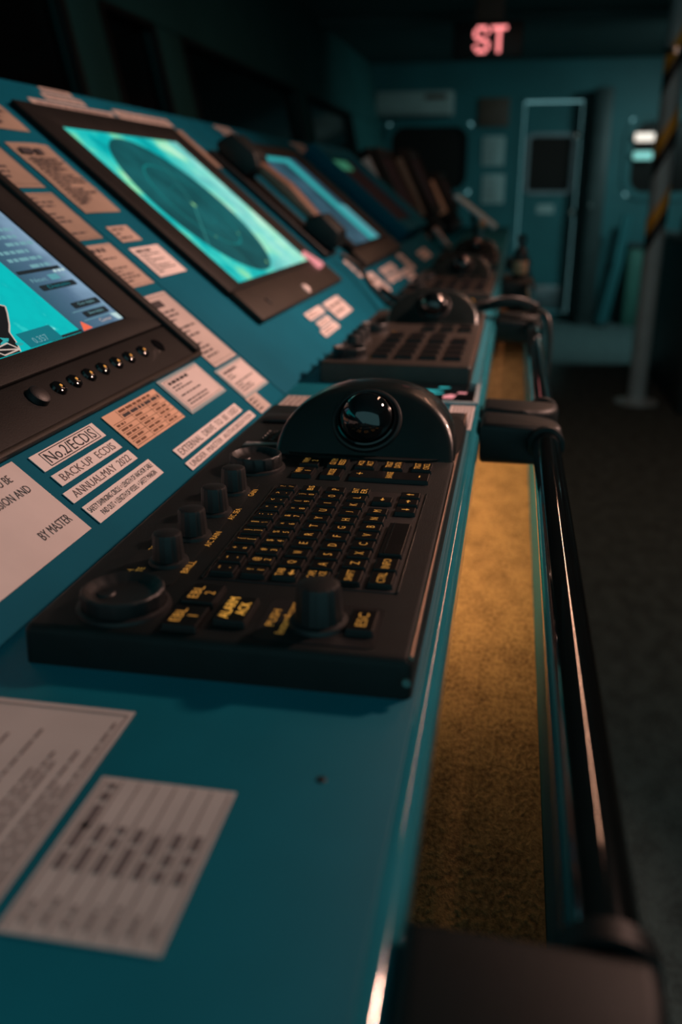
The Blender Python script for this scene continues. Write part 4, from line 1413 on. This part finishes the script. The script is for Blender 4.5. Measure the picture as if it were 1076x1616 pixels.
# ------------------------------------------------------------------ far upright units of the console
def upright(Y0, Y1, bx0, ang, lab, ln, strip_m, zb=1.051):
    ca, sa = math.cos(math.radians(ang)), math.sin(math.radians(ang))
    mt = Matrix(((0, -ca, sa, bx0), (1, 0, 0, Y0), (0, sa, ca, zb + .046), (0, 0, 0, 1)))
    t = thing('upright_unit', mt, lab, 'console', 'upright units at the far end of the console')
    W2 = Y1 - Y0
    box('case', 'bezel_black', t, 0, W2, 0.02, ln, -0.07, 0.0, 0.01, 3)
    frame('bezel', 'bezel_brown', t, 0.01, W2 - .01, 0.06, ln - .012, 0.06, W2 - .04, 0.10, ln - .04, 0.0, 0.02, zi=.012, bev=.003)
    prism('screen', 'scr_off', t, [(.06, .10), (W2 - .04, .10), (W2 - .04, ln - .04), (.06, ln - .04)], .001, .008)
    box('lit_edge_strip', strip_m, t, -0.004, 0.0, 0.07, ln - .03, -0.055, -0.012, .0015)  # added strip; the warm lit edge is put into its colour
    box('foot', 'dark_plastic', t, .03, W2 - .03, -0.016, 0.02, -0.06, 0.0, .004)
    return t


upright(3.08, 3.52, -0.335, 62, 'nearest tall upright unit with strip painted as its lit edge past the dark display', 0.32, 'paper')
upright(3.62, 4.05, -0.300, 64, 'second tall upright unit past the dark display', 0.33, 'paper_tan')
upright(4.20, 4.62, -0.255, 62, 'farthest upright unit before the aft bulkhead', 0.25, 'paper_orange')
# support body under the far units
t = thing('console_module', Matrix(), 'dark teal end module carrying the upright units', 'console')
box('body', 'panel_paint', t, -0.95, -0.236, 3.055, 5.2, 0.0, 1.05, 0.004)
# white blocks (memo pads) by the uprights
for i, (X, Y, z0, h_, lab) in enumerate(((-.262, 3.16, 1.051, .055, 'near pinkish memo block below the upright units'), (-.225, 3.30, 1.051, .085, 'tall pinkish memo block standing below the upright units'))):
    t = thing('memo_block', T(X, Y, z0), lab, 'notepad')
    side = bmesh.new()
    bx(side, -.006, .006, -.03, .03, 0, h_, .002, 2, Matrix.Rotation(-.7, 4, 'Y'))
    finish('pad', side, 'paper', t, 35)
    bx(s2 := bmesh.new(), -.008, .008, -.032, .032, 0, .012, .002, 2, Matrix.Rotation(-.7, 4, 'Y'))
    finish('binding', s2, 'paper_tan', t, 35)

# tilted document holder
t = thing('document_holder', T(-0.13, 3.15, 1.051), 'grey tilted document holder standing at the far worktop end', 'stand')
bm = bmesh.new()
bx(bm, -.085, .085, -.11, .11, -.006, .006, .004, 3, T(0, 0, .125) @ Matrix.Rotation(math.radians(36), 4, 'Y'))
finish('board', bm, 'pole_paint', t, 35)
tube('stem', 'dark_plastic', t, [(0, 0, 0.0), (0, 0, .06), (-.01, 0, .118)], .009, 10)
lathe('base', 'dark_plastic', t, [(0, .01), (.035, .01), (.04, .004), (.04, 0), (0, 0)], None, n=24)
bm = bmesh.new()
bx(bm, -.086, -.07, -.03, .03, -.01, .012, .003, 2, T(0, 0, .125) @ Matrix.Rotation(math.radians(36), 4, 'Y'))
finish('clip', bm, 'chrome', t, 35)

# bottle standing on the far rail bracket
t = thing('bottle', T(0.018, 2.138, 1.0575), 'small dark capped bottle with orange label on the far rail bracket', 'bottle')
lathe('body', 'dark_plastic', t, [(0, 0), (.015, 0), (.0165, .003), (.0165, .05), (.012, .062), (.0075, .07), (.0075, .078), (0, .078)], None, n=24)
lathe('label_band', 'skin_orange', t, [(.0165, .008), (.0170, .009), (.0170, .036), (.0165, .037)], None, n=24)
lathe('cap', 'gloss_black', t, [(.0074, .074), (.0105, .074), (.0108, .090), (.009, .094), (0, .095)], None, n=24)

# small joystick lever on the far worktop
t = thing('control_lever', T(-0.105, 2.90, 1.0505), 'dark control lever with pale knob tip near the far worktop end', 'lever')
lathe('base', 'dark_plastic', t, [(0, .02), (.02, .02), (.032, .012), (.036, 0), (0, 0)], None, n=24)
tube('shaft', 'steel', t, [(0, 0, .018), (.002, 0, .05), (.006, 0, .085)], .005, 10)
lathe('tip', 'skin_orange', t, [(0, 0), (.008, .002), (.013, .010), (.012, .02), (.006, .027), (0, .028)], T(.006, 0, .082), n=18)

# ------------------------------------------------------------------ ceiling sign with red letters
t = thing('led_sign', T(0, 5.5, 0), 'hanging sign with glowing red letters ST', 'sign')
box('housing', 'dark_plastic', t, -0.40, -0.02, 0.004, 0.09, 1.925, 2.105, 0.008)
box('glow_hanger', 'brown_sign', t, -0.285, -0.125, 0.02, 0.05, 2.1055, 2.3595, 0.004)  # added block; its brown stands for the sign's red glow above
FONT = {'S': ['01110', '10001', '10000', '01110', '00001', '10001', '01110'], 'T': ['11111', '00100', '00100', '00100', '00100', '00100', '00100']}
bmd = lathe_bm([(0, .006), (.007, .0055), (.0100, .003), (.0108, 0)], 14)
bmd.transform(Matrix.Rotation(PI / 2, 4, 'X'))
bmesh.ops.recalc_face_normals(bmd, faces=bmd.faces)
led_me = bpy.data.meshes.new('led')
bmd.to_mesh(led_me); bmd.free()
led_me.materials.append(MATS['led_red'])
led_me.shade_smooth()
for li, ch in enumerate('ST'):
    for r, row in enumerate(FONT[ch]):
        for c, v in enumerate(row):
            if v == '1':
                o = bpy.data.objects.new('led', led_me)
                COL.objects.link(o)
                o.parent = t
                o.location = (-0.284 + li * .094 + c * .0165 + .008, 0.0035, 2.071 - r * .0187)

# ------------------------------------------------------------------ aft bulkhead fittings
def on_wall(name, label, cat, x0, x1, z0, z1, m, th=0.012, rows=0, group=None, seed=0):
    t = thing(name, T(0, D - .0005, 0) @ FACE, label, cat, group)
    box('sheet', m, t, x0, x1, z0, z1, 0, th, .002)
    if rows:
        lines('printed_text', 'ink_soft', t, x0 + .03, x1 - .03, z0 + .03, z1 - .03, th + .001, rows, seed=seed, fill=.3)
    return t


on_wall('wall_notice', 'upper pale notice on the bulkhead between window and door', 'notice', -.353, -.142, 1.452, 1.716, 'wall_paper', rows=8, group='pale notices on the aft bulkhead', seed=1)
on_wall('wall_notice', 'lower pale notice on the bulkhead between window and door', 'notice', -.338, -.125, 1.108, 1.376, 'wall_paper', rows=8, group='pale notices on the aft bulkhead', seed=2)
on_wall('wall_panel', 'dull brown panel above the two pale notices', 'panel', -.400, -.118, 1.80, 2.048, 'brown_sign', .03)
t = thing('air_conditioner', T(0, D - .0005, 0) @ FACE, 'pale air conditioner mounted above the large window', 'air conditioner')
box('casing', 'white_plastic', t, -1.375, -.64, 1.892, 2.11, 0, .17, .02, 3)
for k in range(3):
    box('louvre', 'white_plastic', t, -1.33, -.69, 1.905 + k * .018, 1.915 + k * .018, .165, .182, .002)
box('display_strip', 'brown_sign', t, -.90, -.70, 2.03, 2.075, .171, .174)
# dark wardrobe like locker right of the door
t = thing('tall_locker', T(0, D - .0005, 0) @ FACE, 'tall dark locker between the door and the lit window', 'locker')
box('case', 'cabinet_dark', t, .64, .80, 0.002, 2.1, 0, .30, .01)
box('door_panel', 'cabinet_dark', t, .655, .785, .10, 2.04, .3005, .312, .006)
lathe('latch', 'chrome', t, [(0, .02), (.012, .02), (.014, 0)], T(.675, 1.1, .312), n=12)
# leaning teal bars
for k, (xa, xb, lab) in enumerate(((.850, .945, 'nearer leaning teal bar beside the green locker'), (.905, 1.00, 'farther leaning teal bar beside the green locker'))):
    t = thing('leaning_bar', Matrix(), lab, 'bar', 'leaning bars')
    tube('bar', 'wall_paint', t, [(xa, D - .40 + k * .12, 0.012), (xb, D - .37 + k * .12, 0.55), (xb + .05, D - .34 + k * .12, 1.02)], .028, 10)
    lathe('foot', 'dark_plastic', t, [(0, .03), (.04, .03), (.045, 0), (0, 0)], T(xa, D - .40 + k * .12, 0), n=16)
t = thing('green_locker', T(0, D - .0005, 0) @ FACE, 'low green locker with dark top under the lit window', 'locker')
box('case', 'locker_green', t, 1.075, 1.50, 0.002, .72, 0, .26, .008)
box('top', 'cabinet_dark', t, 1.06, 1.52, .7205, .76, -.0, .28, .006)
box('door_panel', 'locker_green', t, 1.095, 1.40, .06, .69, .2605, .27, .005)
# lamp reflections in the window, built as two glowing bars
for z_, mm, lab in ((1.692, 'glow_white', 'upper small white lamp reflection built as a bar beside the striped pole'), (1.534, 'reflection_teal', 'lower small greenish lamp reflection built as a bar beside the striped pole')):
    t = thing('lamp_reflection', T(1.125, D - .08, z_), lab, 'lamp', 'lamp reflections')
    box('added_bracket', 'dark_plastic', t, -.11, .11, .012, .13, -.015, .015, .004)  # invented mount that holds the reflection bar
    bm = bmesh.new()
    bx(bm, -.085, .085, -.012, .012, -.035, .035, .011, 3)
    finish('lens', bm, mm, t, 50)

# striped pole
t = thing('striped_pole', T(0.805, 5.65, 0), 'grey vertical pole with slanting yellow and black bands', 'pole')
lathe('pole', 'pole_paint', t, [(.055, .012), (.055, 2.358)], None, n=28)
lathe('flange', 'pole_paint', t, [(0, 0.001), (.13, 0.001), (.13, .012), (.06, .016), (.056, .05)], None, n=28)
lathe('collar', 'chrome', t, [(.056, 1.93), (.066, 1.935), (.066, 1.965), (.056, 1.97)], None, n=28)


def band(z_, h_, m, tilt):
    bm = bmesh.new()
    n = 28
    r = .0562
    lo, hi = [], []
    for k in range(n):
        a = 2 * PI * k / n
        zz = z_ + tilt * math.cos(a)
        lo.append(bm.verts.new((r * math.cos(a), r * math.sin(a), zz)))
        hi.append(bm.verts.new((r * math.cos(a), r * math.sin(a), zz + h_)))
    for k in range(n):
        bm.faces.new((lo[k], lo[(k + 1) % n], hi[(k + 1) % n], hi[k]))
    return finish('band', bm, m, t, 60)


for zc_ in (1.05, 1.47, 1.90):
    band(zc_ - .07, .10, 'black_tape', .10)
    band(zc_ + .031, .10, 'yellow_tape', .10)

# right hand side console with a leather covered seat top
t = thing('side_console', T(0, 0, 0), 'dark cabinet on the right side behind the striped pole', 'cabinet')
box('case', 'cabinet_dark', t, 1.00, 2.3, 5.35, 7.0, 0.002, .93, .015)
box('top', 'cabinet_dark', t, .97, 2.33, 5.32, 7.03, .9305, .965, .01)
box('door_panel', 'cabinet_dark', t, 1.04, 1.60, 5.335, 5.349, .08, .88, .005)
box('door_panel', 'cabinet_dark', t, 1.66, 2.24, 5.335, 5.349, .08, .88, .005)
t = thing('leather_bag', T(1.14, 5.75, .966), 'brown leather bag lying on the right hand cabinet', 'bag')
bm = bmesh.new()
bx(bm, -.15, .25, -.22, .22, 0, .17, .05, 4)
for v in bm.verts:
    v.co.z *= 1 + .25 * math.sin(v.co.x * 9 + 1) - .15 * math.cos(v.co.y * 7)
mn = min(v.co.z for v in bm.verts)
for v in bm.verts:
    v.co.z -= mn
finish('bag', bm, 'brown_leather', t, 60)
tube('handle', 'brown_leather', t, smooth_path([(-.06, -.215, .09), (-.05, -.26, .16), (.05, -.275, .19), (.15, -.26, .16), (.16, -.215, .09)], 6), .012, 8)

# the lamp bodies that give the warm light
for (x_, y_), lab in (((1.25, 1.70), 'round ceiling lamp over the aisle'), ((1.85, 7.2), 'round ceiling lamp near the door')):
    t = thing('ceiling_lamp', T(x_, y_, 2.318), lab, 'lamp', 'ceiling lamps')
    lathe('housing', 'dark_plastic', t, [(.085, .004), (.105, 0), (.11, .01), (.11, .041), (0, .041), (0, .03), (.085, .03)], None, n=32)

t = thing('linear_lamp', T(.52, 3.10, 2.30), 'long slim ceiling lamp running along the console', 'lamp')
box('housing', 'dark_plastic', t, -.035, .035, -1.30, 1.30, .012, .0595, .006)
for sx_ in (-1, 1):
    box('side_skirt', 'dark_plastic', t, sx_ * .027 - .004, sx_ * .027 + .004, -1.29, 1.29, -.002, .0119, .001)
